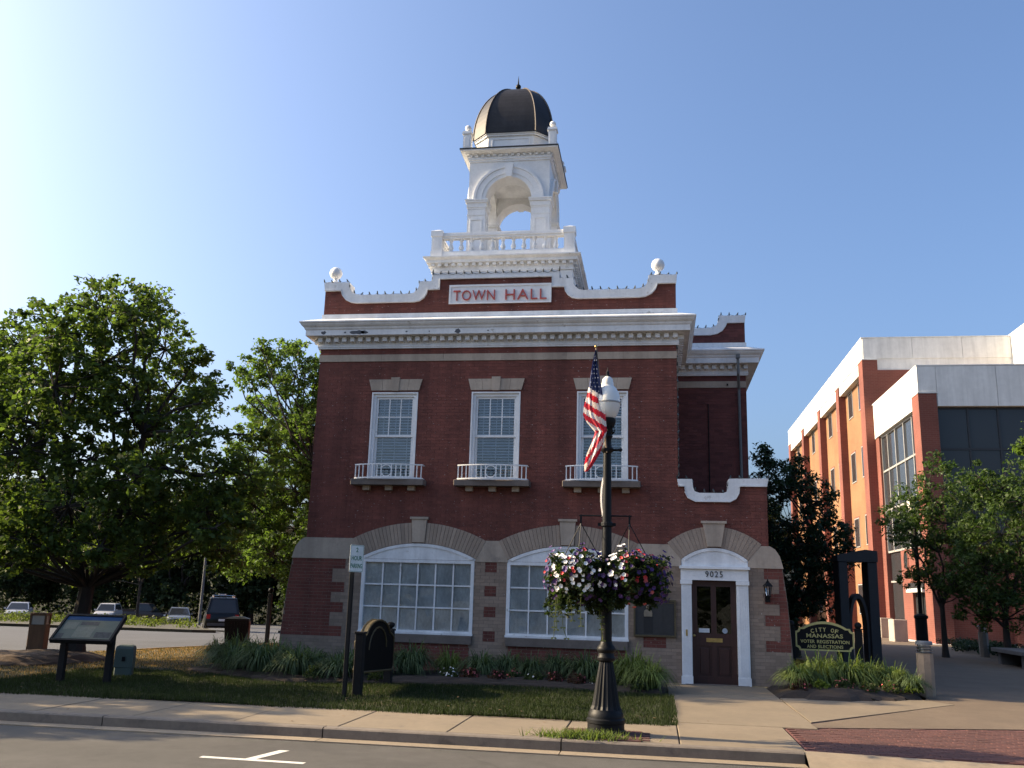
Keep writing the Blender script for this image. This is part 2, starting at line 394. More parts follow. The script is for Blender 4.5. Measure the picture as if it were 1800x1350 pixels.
# verge kerb of the side street
kb = MB(); kp = [(-15.45, -8.55), (-14.42, -4), (-14.36, 0), (-13.66, 4), (-12.32, 8), (-12.5, 14), (-11.4, 22)]
kb.strip([(p[0] - .0, 0) for p in kp], [(p[0], 0) for p in kp], 0, 0) if False else None
for (p, q) in zip(kp[:-1], kp[1:]):
    kb.add([(p[0] - .1, p[1], zlot(p[1]) - .3), (p[0] + .08, p[1], zlot(p[1]) - .3), (p[0] + .08, p[1], zlot(p[1]) + .06), (p[0] - .1, p[1], zlot(p[1]) + .05),
            (q[0] - .1, q[1], zlot(q[1]) - .3), (q[0] + .08, q[1], zlot(q[1]) - .3), (q[0] + .08, q[1], zlot(q[1]) + .06), (q[0] - .1, q[1], zlot(q[1]) + .05)],
           [(0, 4, 5, 1), (1, 5, 6, 2), (2, 6, 7, 3), (3, 7, 4, 0)])
struct('kerb', kb, GUTTER)
# lawn ground, one gently uneven sheet
def zlawn(x, y):
    z = .012 + .02 * math.sin(x * 1.3 + 1) * math.sin(y * 1.1)
    if x < -11: z -= .0
    return z
def inside(x, y, P):
    c = False; n = len(P)
    for i in range(n):
        x1, y1 = P[i]; x2, y2 = P[(i + 1) % n]
        if (y1 > y) != (y2 > y) and x < (x2 - x1) * (y - y1) / (y2 - y1) + x1: c = not c
    return c
LAWNP = [(-15.3, -8.5 + 1.66), (.17, -6.84), (.19, -2.9), (-.6, -2.75), (-1.6, -2.55), (-3, -2.45), (-4.7, -3.0), (-6, -3.4), (-7.2, -3.45), (-8.6, -2.6), (-9.6, -1.35),
         (-9.8, -.6), (-9.45, .75), (-9.1, 3), (-8.9, 8), (-12.2, 8), (-13.55, 4), (-14.25, 0), (-14.3, -4)]
g = MB(); NX, NY = 66, 64; idx = {}
for i in range(NX + 1):
    for j in range(NY + 1):
        x = -15.4 + i * (15.6 / NX); y = -6.86 + j * (15.0 / NY); idx[i, j] = len(g.v); g.v.append((x, y, zlawn(x, y)))
for i in range(NX):
    for j in range(NY):
        cx = -15.4 + (i + .5) * (15.6 / NX); cy = -6.86 + (j + .5) * (15.0 / NY)
        lim = max(-15.4, np.interp(cy, [-8.58, -4, 0, 4, 8, 9], [-15.4, -14.35, -14.3, -13.6, -12.26, -12.2]))
        if cx > lim and not (cy > .2 and cx > -8.3): g.f.append((idx[i, j], idx[i + 1, j], idx[i + 1, j + 1], idx[i, j + 1]))
struct('lawn', g, LAWN)
# mulch beds
def mound(name, P, h, m, step=.22, label=None):
    """bed of mulch heaped up towards the middle of its outline, with a lumpy top"""
    xs_ = [p[0] for p in P]; ys_ = [p[1] for p in P]; g = MB(); ix = {}
    nx = int((max(xs_) - min(xs_)) / step) + 1; ny = int((max(ys_) - min(ys_)) / step) + 1
    def edge(x, y):
        d = 9
        for k in range(len(P)):
            a = Vector(P[k]); b = Vector(P[(k + 1) % len(P)]); q = Vector((x, y)); t = max(0, min(1, (q - a).dot(b - a) / (b - a).length_squared))
            d = min(d, (q - a - (b - a) * t).length)
        return d
    for i in range(nx + 2):
        for j in range(ny + 2):
            x = min(xs_) - step / 2 + i * step; y = min(ys_) - step / 2 + j * step
            ins = inside(x, y, P); d = edge(x, y)
            z = (h * min(1, d / .5) + random.uniform(0, .03)) + .016 if ins else -.05
            ix[i, j] = (len(g.v), ins or d < step); g.v.append((x + random.uniform(-.04, .04), y + random.uniform(-.04, .04), z))
    for i in range(nx + 1):
        for j in range(ny + 1):
            q = [ix[i, j], ix[i + 1, j], ix[i + 1, j + 1], ix[i, j + 1]]
            if all(t[1] for t in q): g.f.append(tuple(t[0] for t in q))
    return struct(name, g, m)
BEDP = [(.12, -2.75), (.14, -.12), (-8.3, -.12), (-8.45, .9), (-9.2, 2.2), (-9.55, .75), (-9.75, -.4), (-9.6, -1.3), (-8.6, -2.55), (-7.2, -3.35), (-6, -3.3), (-4.7, -2.95), (-3, -2.4), (-1.6, -2.5)]
mound('mulch_bed', BEDP, .07, SOIL)
BEDR = [(2.27, -2.1), (3.53, -2.25), (4.9, -1.35), (5.6, .8), (5.3, 2.2), (2.95, 2.2), (2.9, .05), (2.3, -.08)]
mound('mulch_bed', BEDR, .14, SOIL)
mound('mulch_bed', [(-13.4 + 1.5 * math.cos(a * PI / 8), -1.3 + 1.7 * math.sin(a * PI / 8)) for a in range(16)], .16, SOILL)
mound('mulch_bed', [(-9.75, -1.7), (-8.9, -2.5), (-8.3, -2.75), (-8.6, -1.9), (-9.5, -1.0)], .05, SOILL)
# traffic islands of the car park
def island(P, m):
    g = MB(); n = len(P)
    for k in range(1, n - 1): g.add([(p[0], p[1], zlot(p[1]) + .14) for p in (P[0], P[k], P[k + 1])], [(0, 1, 2)])
    for k in range(n):
        p, q = P[k], P[(k + 1) % n]; g.add([(p[0], p[1], zlot(p[1]) - .1), (q[0], q[1], zlot(q[1]) - .1), (q[0], q[1], zlot(q[1]) + .14), (p[0], p[1], zlot(p[1]) + .14)], [(0, 1, 2, 3)])
    return struct('traffic_island', g, m)
island([(-45, 21), (-29.5, 23.5), (-23, 24.4), (-22.3, 25.6), (-23.5, 27.5), (-40, 58), (-60, 66), (-85, 40)], mat('island_ground', (.045, .040, .022), .95, .35, 1.5, .6, 30))
island([(-22, 33), (-11.5, 30), (-11.5, 44), (-20, 44)], MATS['island_ground'])

# ================================================================== TOWN HALL
hall = thing('town_hall', 'old red brick town hall with white cornice, arched stone base and domed white bell tower', 'town hall', (0, 0, 0))
XL, XR, CX = -7.93, 0.50, -3.715
AX = 2.38                                   # right edge of the low entrance bay
UW = [(-6.565, -5.475), (-4.175, -3.055), (-1.73, -.605)]      # upper windows
LW = [(-6.56, -3.975), (-3.24, -.585)]                          # wide lower windows
ARCHES = [(-5.27, -.075, 3.315, 2.86, rad(27.6)), (-1.91, -.075, 3.315, 2.86, rad(27.6)), (1.243, 1.727, 1.535, 1.09, rad(40.2))]
def batter(z, s):
    """how far the base flares out beyond the upper wall at height z"""
    return float(np.interp(z, [0, .7, 1.7, 2.42, 2.66, 2.80, 2.87], [.47, .45, .38, .29, .22, .12, 0])) * s
def xleft(z): return XL - batter(z, 1.0) if z < 2.87 else XL
def xright(z): return AX + batter(z, .92) if z < 2.87 else AX
def sub(iv, cuts):
    for (c, d) in cuts:
        nv = []
        for (a, b) in iv:
            if d <= a or c >= b: nv.append((a, b)); continue
            if c > a: nv.append((a, c))
            if d < b: nv.append((d, b))
        iv = nv
    return [(a, b) for a, b in iv if b - a > .02]
def arch_cut(z):
    out = []
    for (cx, cz, R, r, am) in ARCHES:
        if z > 2.80 and z < cz + R: h = math.sqrt(max(0, R * R - (z - cz) ** 2)); out.append((cx - h, cx + h))
    return out
QR = [(2.18, 2.42), (1.685, 1.905), (1.195, 1.425), (.68, .925)]   # heights of the red quoin blocks
def in_q(z): return any(a <= z <= b for a, b in QR)
def red_iv(z):
    if z < .70:
        return [(-6.5, -4.03), (-3.18, -.64)] if z < .62 else []
    if z < 2.41:
        a = -6.95 if in_q(z) else -7.245; c = 2.262 if in_q(z) else 2.562
        iv = [(xleft(z) + .01, a), (c, xright(z) - .01)]
        if in_q(z): iv += [(-3.735, -3.47), (-.267, .21)]
        return iv
    if z < 2.87: return []
    iv = [(XL, XR)]
    if z < 4.13: iv = [(XL, AX)]
    cuts = arch_cut(z)
    if 4.2 < z < 6.26: cuts += UW
    if 4.06 < z < 4.2: cuts += [(a - .31, b + .31) for a, b in UW]
    if 6.30 < z < 6.58: cuts += [(a - .10 + (6.58 - z) * .25, b + .10 - (6.58 - z) * .25) for a, b in UW]
    if 7.02 < z < 7.19: return []
    if 7.34 < z < 8.1: return []
    if z > 3.60 and z < 4.2:              # scoop in the entrance parapet
        t = np.interp(z, [3.79, 3.84, 3.95, 4.12], [.40, .49, .57, .60]) if z > 3.79 else 0
        if t: cuts += [(1.23 - t - .02, 1.23 + t)]
    return sub(iv, cuts)
def buff_iv(z):
    if z < .70: return sub([(xleft(z) + .01, .53), (1.945, xright(z) - .01)], [(-6.5, -4.03), (-3.18, -.64)] if z < .62 else [])
    if z < 2.41:
        iv = [(xleft(z), .53), (1.945, xright(z))]
        cuts = red_iv(z) + ([(a, b) for a, b in LW] if z > .63 else [])
        return sub(iv, cuts)
    return []
CH = .0727
def lay(mb, z0, z1, fn, yp, L=.213, proud=.005, flip=False):
    nrow = int(round((z1 - z0) / CH)); ch = (z1 - z0) / nrow
    for i in range(nrow):
        za, zb = z0 + i * ch, z0 + (i + 1) * ch; zc = (za + zb) / 2
        for (a, b) in fn(zc):
            x = math.floor((a - (i % 2) * L / 2) / L) * L + (i % 2) * L / 2
            while x < b - .004:
                p, q = max(x, a), min(x + L, b); x += L
                if q - p < .035: continue
                e = random.uniform(-.0018, .0018); y0 = yp - proud + e; j = .0034
                p += j; q -= j; u, w = za + j, zb - j
                mb.add([(p, y0, u), (q, y0, u), (q, y0, w), (p, y0, w), (p, yp + .02, u), (q, yp + .02, u), (q, yp + .02, w), (p, yp + .02, w)],
                       [(0, 1, 2, 3), (4, 5, 1, 0), (3, 2, 6, 7), (4, 0, 3, 7), (1, 5, 6, 2)])
def stuffpart(o): o['kind'] = 'stuff'; return o
rb = MB(); lay(rb, 0, .70, red_iv, 0); lay(rb, .70, 2.40, red_iv, 0); lay(rb, 2.87, 7.02, red_iv, 0); lay(rb, 7.19, 7.335, red_iv, 0)
stuffpart(rb.build('red_brickwork', RED, hall))
bb = MB(); lay(bb, 0, .70, buff_iv, 0); lay(bb, .70, 2.40, buff_iv, 0)
stuffpart(bb.build('buff_brickwork', BUFF, hall))
# backing wall (mortar) behind the bricks, pierced for windows and door
def backing(segs, name, m, y0=.0, y1=.32):
    g = MB()
    for (x0, x1, z0, z1) in segs: g.box(x0, x1, y0, y1, z0, z1)
    return g.build(name, m, hall)
segs = [(XL, XR, 6.26, 7.33), (XL, -6.56, 4.2, 6.26), (-5.475, -4.175, 4.2, 6.26), (-3.055, -1.73, 4.2, 6.26), (-.605, XR, 4.2, 6.26), (XL, XR, 2.42, 4.2), (XR, AX, 2.42, 3.70)]
backing(segs, 'wall', MORTAR)
g = MB(); n = 12
zs = [0, .7, 1.7, 2.1, 2.42]
for z0, z1 in zip(zs[:-1], zs[1:]):
    g.prism([(xleft(z0), z0), (-7.2, z0), (-7.2, z1), (xleft(z1), z1)], 0, .32)
    g.prism([(2.3, z0), (xright(z0), z0), (xright(z1), z1), (2.3, z1)], 0, .32)
g.box(-7.2, -6.56, 0, .32, 0, 2.42); g.box(-6.56, -3.975, 0, .32, 0, .82); g.box(-3.975, -3.24, 0, .32, 0, 2.42); g.box(-3.24, -.585, 0, .32, 0, .82)
g.box(-.585, .745, 0, .32, 0, 2.42); g.box(1.695, 2.3, 0, .32, 0, 2.42)
g.build('base_wall', BUFFM, hall)
# side and rear walls, wing, roofs
SIDE = MATS['red_brick']
def brick_tex(name, c1, c2, mo, scale=1.0):
    m = bpy.data.materials.new(name); m.use_nodes = True; nn = m.node_tree.nodes; ll = m.node_tree.links
    p = nn['Principled BSDF']; p.inputs['Roughness'].default_value = .9
    geo = nn.new('ShaderNodeNewGeometry'); sx = nn.new('ShaderNodeSeparateXYZ'); ll.new(geo.outputs['Position'], sx.inputs[0])
    ad = nn.new('ShaderNodeMath'); ll.new(sx.outputs[0], ad.inputs[0]); ll.new(sx.outputs[1], ad.inputs[1])
    cb = nn.new('ShaderNodeCombineXYZ'); ll.new(ad.outputs[0], cb.inputs[0]); ll.new(sx.outputs[2], cb.inputs[1])
    b = nn.new('ShaderNodeTexBrick'); ll.new(cb.outputs[0], b.inputs['Vector']); b.inputs['Scale'].default_value = 1.0
    b.inputs['Brick Width'].default_value = .213 * scale; b.inputs['Row Height'].default_value = .0727 * scale; b.inputs['Mortar Size'].default_value = .006 * scale
    b.inputs['Color1'].default_value = (*c1, 1); b.inputs['Color2'].default_value = (*c2, 1); b.inputs['Mortar'].default_value = (*mo, 1)
    tn = nn.new('ShaderNodeTexNoise'); tn.inputs['Scale'].default_value = .5; ll.new(geo.outputs['Position'], tn.inputs['Vector'])
    mr = nn.new('ShaderNodeMapRange'); ll.new(tn.outputs['Fac'], mr.inputs[0]); mr.inputs[1].default_value = .3; mr.inputs[2].default_value = .7; mr.inputs[3].default_value = .85; mr.inputs[4].default_value = 1.15
    vm = nn.new('ShaderNodeVectorMath'); vm.operation = 'SCALE'; ll.new(b.outputs['Color'], vm.inputs[0]); ll.new(mr.outputs[0], vm.inputs['Scale'])
    ll.new(vm.outputs[0], p.inputs['Base Color'])
    bu = nn.new('ShaderNodeBump'); bu.invert = True; bu.inputs['Strength'].default_value = .5; bu.inputs['Distance'].default_value = .008
    ll.new(b.outputs['Fac'], bu.inputs['Height']); ll.new(bu.outputs[0], p.inputs['Normal']); MATS[name] = m; return m
BTEX = brick_tex('side_brick', (.16, .044, .038), (.13, .036, .032), (.13, .055, .045))
g = MB()
g.prism([(XL, 2.87), (XL + .3, 2.87), (XL + .3, 8.1), (XL, 8.1)], .321, 27); 
for z0, z1 in ((0, .7), (.7, 1.7), (1.7, 2.42), (2.42, 2.66), (2.66, 2.87)):
    g.prism([(xleft(z0), z0), (XL + .3, z0), (XL + .3, z1), (xleft(z1), z1)], .321, 27)
    g.prism([(AX - .3, z0), (xright(z0), z0), (xright(z1), z1), (AX - .3, z1)], .321, 27)
g.box(XR - .3, XR, .321, 3.0, 3.5, 8.1); g.box(XL + .3, AX - .3, 26.7, 27, 0, 8.1)
g.box(AX - .3, AX, .321, 3.0, 2.87, 3.6); g.box(2.01, 2.31, 3.03, 27, 3.3, 8.1)
g.build('side_wall', BTEX, hall)
g = MB(); g.box(XR, 2.31, 3.012, 3.3, 3.3, 7.33); g.build('wing_wall', MORTAR, hall)
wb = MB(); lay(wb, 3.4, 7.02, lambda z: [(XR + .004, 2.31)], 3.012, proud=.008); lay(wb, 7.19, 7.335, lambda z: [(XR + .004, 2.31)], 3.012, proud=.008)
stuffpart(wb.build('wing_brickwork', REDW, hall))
g = MB(); g.box(XR, 2.31, 2.985, 3.01, 7.022, 7.188); g.build('stone_band', STONE, hall)
g = MB(); g.box(XL + .3, XR - .02, .36, 26.7, 7.9, 8.0); g.box(XR + .002, AX - .02, .33, 3.0, 3.42, 3.5); g.box(XR, 2.0, 3.3, 26.7, 7.9, 8.0); g.build('roof', ROOF, hall)
g = MB(); g.box(-7.6, .18, 1.2, 1.25, .02, 7.8); g.box(.18, 2.0, 1.2, 1.25, .02, 3.4); g.build('inner_partition', INNER, hall)
g = MB(); g.box(-7.6, 2.0, .33, 12, .0, .02); g.box(-7.6, .18, .33, 1.2, 3.3, 3.42); g.build('inner_floor', INNER, hall)

# stone band, spandrels, arches
def band_left(z): return xleft(z) - .02
g = MB(); 
for z0, z1 in ((2.402, 2.55), (2.55, 2.66), (2.66, 2.75), (2.75, 2.80), (2.80, 2.868)):
    a = rad(27.6)
    xe = lambda z: -5.27 - (2.9 + (z - 2.47) * 0) * 0 - (1.315 + (z - 2.46) * math.tan(a)) + .0
    g.prism([(band_left(z0), z0), (max(-6.9, xe(z0)) if z0 > 2.45 else -6.9, z0), (xe(z1) if z1 > 2.45 else -6.9, z1), (band_left(z1), z1)], -.022, .3)
# (rounded left end block)
g.build('stone_block', STONE, hall)
g = MB()
for z0, z1 in ((2.402, 2.55), (2.55, 2.66), (2.66, 2.75), (2.75, 2.80), (2.80, 2.868)):
    a = rad(40.2); xe = lambda z: 1.243 + .704 + (z - 2.56) * math.tan(a) if z > 2.56 else 1.947
    g.prism([(xe(z0), z0), (xright(z0) + .02, z0), (xright(z1) + .02, z1), (xe(z1), z1)], -.022, .3)
g.build('stone_block', STONE, hall)
ta = math.tan(rad(27.6)); tb = math.tan(rad(40.2))
g = MB(); g.prism([(-3.955, 2.402), (-3.225, 2.402), (-3.225, 2.46), (-3.225 - .41 * ta, 2.868), (-3.955 + .41 * ta, 2.868), (-3.955, 2.46)], -.022, .02); g.build('stone_block', STONE, hall)
g = MB(); g.prism([(-.595, 2.402), (.533, 2.402), (.539, 2.56), (.539 - .308 * tb, 2.868), (-.595 + .41 * ta, 2.868), (-.595, 2.46)], -.022, .02); g.build('stone_block', STONE, hall)
for ai, (cx, cz, R, r, am) in enumerate(ARCHES):
    nb = 36 if ai < 2 else 22; kw = .145 / R * (1.0) if ai < 2 else .16 / 1.3
    for k in range(nb):
        a0 = -am + 2 * am * k / nb; a1 = -am + 2 * am * (k + 1) / nb; mid = (a0 + a1) / 2
        if abs(mid) < (rad(3.05) if ai < 2 else rad(6.2)): continue
        e = .0012 if ai < 2 else .002; y0 = -.030 + random.uniform(-.003, .003)
        p = [(cx + q * math.sin(t), cz + q * math.cos(t)) for q, t in ((r, a0 + e), (r, a1 - e), (R, a1 - e), (R, a0 + e))]
        MB().prism(p, y0, .02).build('arch_brick', VOUS, hall)
    g = MB(); g.strip(arc(cx, cz, r + .004, -am, am, 24), arc(cx, cz, R - .004, -am, am, 24), -.016, .012); g.build('arch_bed', BUFFM, hall)
    if ai < 2: kx0, kx1, kz0, kz1 = .14, .175, 2.80, 3.315
    else: kx0, kx1, kz0, kz1 = .145, .235, 2.835, 3.325
    g = MB(); g.prism([(cx - kx0, kz0), (cx + kx0, kz0), (cx + kx1, kz1), (cx - kx1, kz1)], -.065, .02); ks = g.build('keystone', STONE, hall)
    g = MB(); g.box(cx - kx1 - .035, cx + kx1 + .035, -.09, .02, kz1 + .002, kz1 + .055); g.build('keystone_cap', STONE, ks)
    # white lunette panel under the arch
    hw = r * math.sin(am); A = arc(cx, cz, r - .006, -am + .004, am - .004, 24)
    g = MB(); g.prism([(cx - hw + .01, 2.423)] + [(cx + hw - .01, 2.423)] + A[::-1], -.012, .02); lp = g.build('lunette_panel', WHITE, hall)
    g = MB(); g.strip(arc(cx, cz, r - .075, -am + .03, am - .03, 24), arc(cx, cz, r - .010, -am + .012, am - .012, 24), -.032, -.0125); g.build('lunette_moulding', WHITE, lp)
# upper string course and brick-high stones
for a, b in ((-7.945, -6.4), (-6.4, -4.9), (-4.9, -3.5), (-3.5, -2.0), (-2.0, -.7), (-.7, .515)):
    g = MB(); g.box(a + .002, b - .002, -.028, .01, 7.022, 7.188); g.build('stone_band', STONE, hall)

# upper windows
def make_upper_window(i, x0, x1):
    cx = (x0 + x1) / 2; w = (x1 - x0) / 2; z0, z1 = 4.2, 6.26
    # flat arch of wedge stones
    T = [-.64, -.33, -.09, .09, .33, .64]; sc = (w + .105) / .64; sb = (w + .035) / .64
    for k in range(5):
        t0, t1 = T[k], T[k + 1]
        if k == 2: continue
        MB().prism([(cx + t0 * sb + .003, 6.312), (cx + t1 * sb - .003, 6.312), (cx + t1 * sc - .003, 6.578), (cx + t0 * sc + .003, 6.578)], -.03 - .002 * k, .01).build('lintel_stone', STONE, hall)
    MB().prism([(cx - .085, 6.30), (cx + .085, 6.30), (cx + .105, 6.622), (cx - .105, 6.622)], -.06, .01).build('keystone', STONE, hall)
    fr = MB()                                   # casing
    fr.box(x0, x0 + .085, .035, .16, z0, z1); fr.box(x1 - .085, x1, .035, .16, z0, z1); fr.box(x0 + .085, x1 - .085, .037, .16, z1 - .09, z1); fr.box(x0 + .085, x1 - .085, .037, .16, z0, z0 + .06)
    fr.box(x0 - .012, x0 + .02, -.014, .035, z0, z1 + .012); fr.box(x1 - .02, x1 + .012, -.014, .035, z0, z1 + .012); fr.box(x0 + .02, x1 - .02, -.012, .035, z1 - .022, z1 + .012)
    win = fr.build('window', WHITEC, hall)
    ix0, ix1 = x0 + .087, x1 - .087; zm = 5.245
    def sash(y0, y1, za, zb, st=.05):
        g = MB(); g.box(ix0, ix0 + st, y0, y1, za, zb); g.box(ix1 - st, ix1, y0, y1, za, zb); g.box(ix0 + st, ix1 - st, y0 + .001, y1, zb - st, zb); g.box(ix0 + st, ix1 - st, y0 + .001, y1, za, za + st)
        g.build('sash', WHITEC, win); return ix0 + st, ix1 - st, za + st, zb - st
    a, b, c, d = sash(.075, .115, zm - .025, z1 - .092)
    for k in (1, 2):
        x = a + (b - a) * k / 3; MB().box(x - .012, x + .012, .078, .105, c, d).build('muntin', WHITEC, win)
    zmm = (c + d) / 2; MB().box(a, b, .080, .104, zmm - .012, zmm + .012).build('muntin', WHITEC, win)
    for k in range(3):
        for q in range(2):
            xa = a + (b - a) * k / 3 + .013; xb = a + (b - a) * (k + 1) / 3 - .013
            za, zb = (c, zmm - .013) if q == 0 else (zmm + .013, d)
            MB().box(xa, xb, .092, .096, za, zb).build('pane', GLASS, win)
    a2, b2, c2, d2 = sash(.118, .152, z0 + .062, zm + .02)
    MB().box(a2, b2, .132, .136, c2, d2).build('pane', GLASS, win)
    bl = MB(); z = z0 + .1
    while z < z1 - .1:                            # slatted blind
        bl.add([(ix0 + .02, .20, z), (ix1 - .02, .20, z), (ix1 - .02, .225, z + .036), (ix0 + .02, .225, z + .036)], [(0, 1, 2, 3)]); z += .066
    stuffpart(bl.build('blind', BLIND, win))
    for t in (.18, .5, .82): MB().box(ix0 + (ix1 - ix0) * t - .006, ix0 + (ix1 - ix0) * t + .006, .192, .197, z0 + .1, z1 - .1).build('blind_tape', BLIND, win)
    # sill on three corbels
    s = MB(); s.cbox(cx - .855, cx + .855, -.30, .02, 4.065, 4.197, .012); sl = s.build('window_sill', SILLS, hall)
    for t in (-.53, 0, .53): MB().box(cx + t - .08, cx + t + .08, -.13, -.009, 3.958, 4.063).build('corbel', STONE, sl)
    # bowed white balconet
    rail = MB(); H = .79; sag = .17
    def pt(u, z, o=0): return (cx + H * u, -.20 - sag * (1 - u * u) - o, z)
    N = 20
    for (za, zb, th) in ((4.205, 4.235, .02), (4.515, 4.54, .016)):
        rings = []
        for k in range(N + 1):
            u = -1 + 2 * k / N; q = pt(u, 0); rings.append([(q[0], q[1] - th, za), (q[0], q[1] + th, za), (q[0], q[1] + th, zb), (q[0], q[1] - th, zb)])
        rail.loft(rings)
    for sgn in (-1, 1): rail.box(cx + sgn * H - .012, cx + sgn * H + .012, -.2, -.005, 4.207, 4.235); rail.box(cx + sgn * H - .012, cx + sgn * H + .012, -.2, -.005, 4.517, 4.54)
    rl = rail.build('balconet', WHITEC, hall)
    bm = None
    for u in (-.98, -.86, -.73, -.57, -.42, -.28, -.15, .15, .28, .42, .57, .73, .86, .98):
        q = pt(u, 0)
        if bm is None: bm = MB().box(-.011, .011, -.011, .011, 4.235, 4.515).mesh('baluster', WHITEC)
        link('baluster', bm, rl, (q[0], q[1], 0))
    q = pt(0, 0); rg = []
    for k in range(25):
        a = 2 * PI * k / 24; c_, s_ = math.cos(a), math.sin(a); u = .135 * c_ / H
        rg.append([(cx + .135 * c_ * f, pt(u, 0)[1] + dy, 4.375 + .137 * s_ * f) for f, dy in ((1, -.01), (1, .01), (.86, .01), (.86, -.01))])
    MB().loft(rg, False).build('ring', WHITEC, rl)
for i, (a, b) in enumerate(UW): make_upper_window(i, a, b)

# wide lower windows
for i, (x0, x1) in enumerate(LW):
    z0, z1 = .82, 2.42
    g = MB(); g.box(x0, x0 + .075, -.012, .14, z0, z1); g.box(x1 - .075, x1, -.012, .14, z0, z1); g.box(x0 + .075, x1 - .075, -.010, .14, z1 - .07, z1 - .002); g.box(x0 + .075, x1 - .075, -.010, .14, z0, z0 + .075)
    g.box(x0 - .01, x1 + .01, -.045, .02, z0 - .012, z0 + .03)
    win = g.build('window', WHITE, hall)
    a, b, c, d = x0 + .075, x1 - .075, z0 + .075, z1 - .07
    for k in range(1, 6):
        x = a + (b - a) * k / 6; MB().box(x - .017, x + .017, .035, .09, c, d).build('muntin', WHITE, win)
    for k in (1, 2):
        z = c + (d - c) * k / 3; MB().box(a, b, .037, .088, z - .017, z + .017).build('muntin', WHITE, win)
    for k in range(6):
        for q in range(3):
            xa, xb = a + (b - a) * k / 6 + .018, a + (b - a) * (k + 1) / 6 - .018; za, zb = c + (d - c) * q / 3 + .018, c + (d - c) * (q + 1) / 3 - .018
            tilt = random.uniform(-.003, .003)
            MB().add([(xa, .06 + tilt, za), (xb, .06 - tilt, za), (xb, .06 - tilt, zb), (xa, .06 + tilt, zb)], [(0, 1, 2, 3)]).build('pane', GLASS, win)
    bl = MB(); z = z0 + .06
    while z < z1 - .06:
        bl.add([(a, .095, z), (b, .095, z), (b, .105, z + .0262), (a, .105, z + .0262)], [(0, 1, 2, 3)]); z += .027
    stuffpart(bl.build('blind', CURT, win))
    g = MB(); g.cbox(x0 - .0, x1 + .0, -.07, .02, .628, .805, .012); g.build('window_sill', SILLS, hall)

# entrance
g = MB(); g.box(.537, .752, -.05, .10, 0, 2.125); g.box(1.688, 1.93, -.05, .10, 0, 2.125); g.box(.53, 1.94, -.062, .10, 2.127, 2.36); g.box(.50, 1.97, -.12, .02, 2.362, 2.41); g.box(.52, 1.95, -.085, .0, 2.412, 2.422)
g.box(.52, .762, -.065, -.05, 0, .16); g.box(1.678, 1.945, -.065, -.05, 0, .16); g.box(.515, .765, -.08, -.05, 2.04, 2.124); g.box(1.675, 1.95, -.08, -.05, 2.04, 2.124)
ds = g.build('door_surround', WHITEC, hall)
for cx in (.645, 1.81):
    for k in range(4): MB().box(cx - .082 + k * .047, cx - .058 + k * .047, -.058, -.0505, .20, 2.0).build('reed', WHITEC, ds)
me = stand(text_mesh('9025', .16, .006, .0, 1.25, BLACKM, 'house_number'), .36, .125); o = link('house_number', me, hall, (1.225, -.069, 2.255))
g = MB(); x0, x1 = .755, 1.685
g.box(x0, x0 + .115, .10, .15, .01, 2.12); g.box(x1 - .115, x1, .10, .15, .01, 2.12); g.box(1.157, 1.268, .101, .15, .01, 2.12)
for z0, z1 in ((.01, .16), (.78, 1.03), (2.0, 2.12)): g.box(x0 + .115, 1.157, .102, .15, z0, z1); g.box(1.268, x1 - .115, .102, .15, z0, z1)
door = g.build('door', DOORW, hall)
for a, b in ((.87, 1.157), (1.268, 1.57)):
    MB().box(a, b, .125, .131, 1.03, 2.0).build('pane', GLASSD, door)
    MB().box(a, b, .128, .14, .16, .78).build('door_panel', DOORW, door)
    MB().cbox(a + .045, b - .045, .112, .128, .21, .73, .01).build('door_panel', DOORW, door)
MB().box(1.05, 1.385, .088, .101, .855, .935).build('mail_slot', BRASS, door)
MB().ball((.80, .075, .98), .03, 10, 6).build('door_handle', BRASS, door, True)
NOTE = mat('paper_notice', (.62, .64, .64), .7)
MB().box(.90, 1.12, .118, .122, 1.045, 1.13).build('paper_notice', NOTE, door)
MB().lathe([(.055, 0), (.055, .003)], seg=20).build('round_sticker', mat('sticker_blue', (.35, .40, .46), .5), door, loc=(1.44, .121, 1.09)).rotation_euler = (PI / 2, 0, 0)
MB().box(.62, .66, -.062, -.05, .97, 1.1).build('door_bell', BRASS, ds)
MB().box(.6, 1.9, -.10, .32, -.02, .008).build('threshold', SILLS, hall)

# ---------------- cornices
def cornice(name, prof, path, m, parent):
    """moulding swept round plan corners; prof = (projection, z); path(p) gives the plan polyline at projection p"""
    rings = [[(q[0], q[1], z) for q in path(p)] for (p, z) in prof]
    g = MB(); n = len(rings[0])
    vs = [p for r in rings for p in r]; fs = []
    for i in range(len(rings) - 1):
        for k in range(n - 1): fs.append((i * n + k, i * n + k + 1, (i + 1) * n + k + 1, (i + 1) * n + k))
    g.add(vs, fs); return g.build(name, m, parent)
PROF = [(0, 7.332), (.05, 7.332), (.05, 7.36), (.062, 7.37), (.062, 7.41), (.05, 7.42), (.05, 7.455), (.055, 7.465), (.045, 7.475), (.045, 7.485), (.045, 7.60), (.30, 7.603), (.30, 7.735), (.315, 7.745), (.33, 7.77), (.335, 7.79),
        (.35, 7.805), (.37, 7.82), (.395, 7.85), (.41, 7.88), (.435, 7.90), (.435, 7.93), (.05, 8.085), (.03, 8.09), (.03, 8.205), (-.02, 8.215), (-.35, 8.215)]
co = cornice('cornice', PROF, lambda p: [(XL - p, 27), (XL - p, -p), (XR + p, -p), (XR + p, 3.0 - max(p, 0) * 0 + .0)], WHITE, hall)
dm = MB().box(-.052, .052, -.13, .0, 0, .105).mesh('dentil', WHITE)
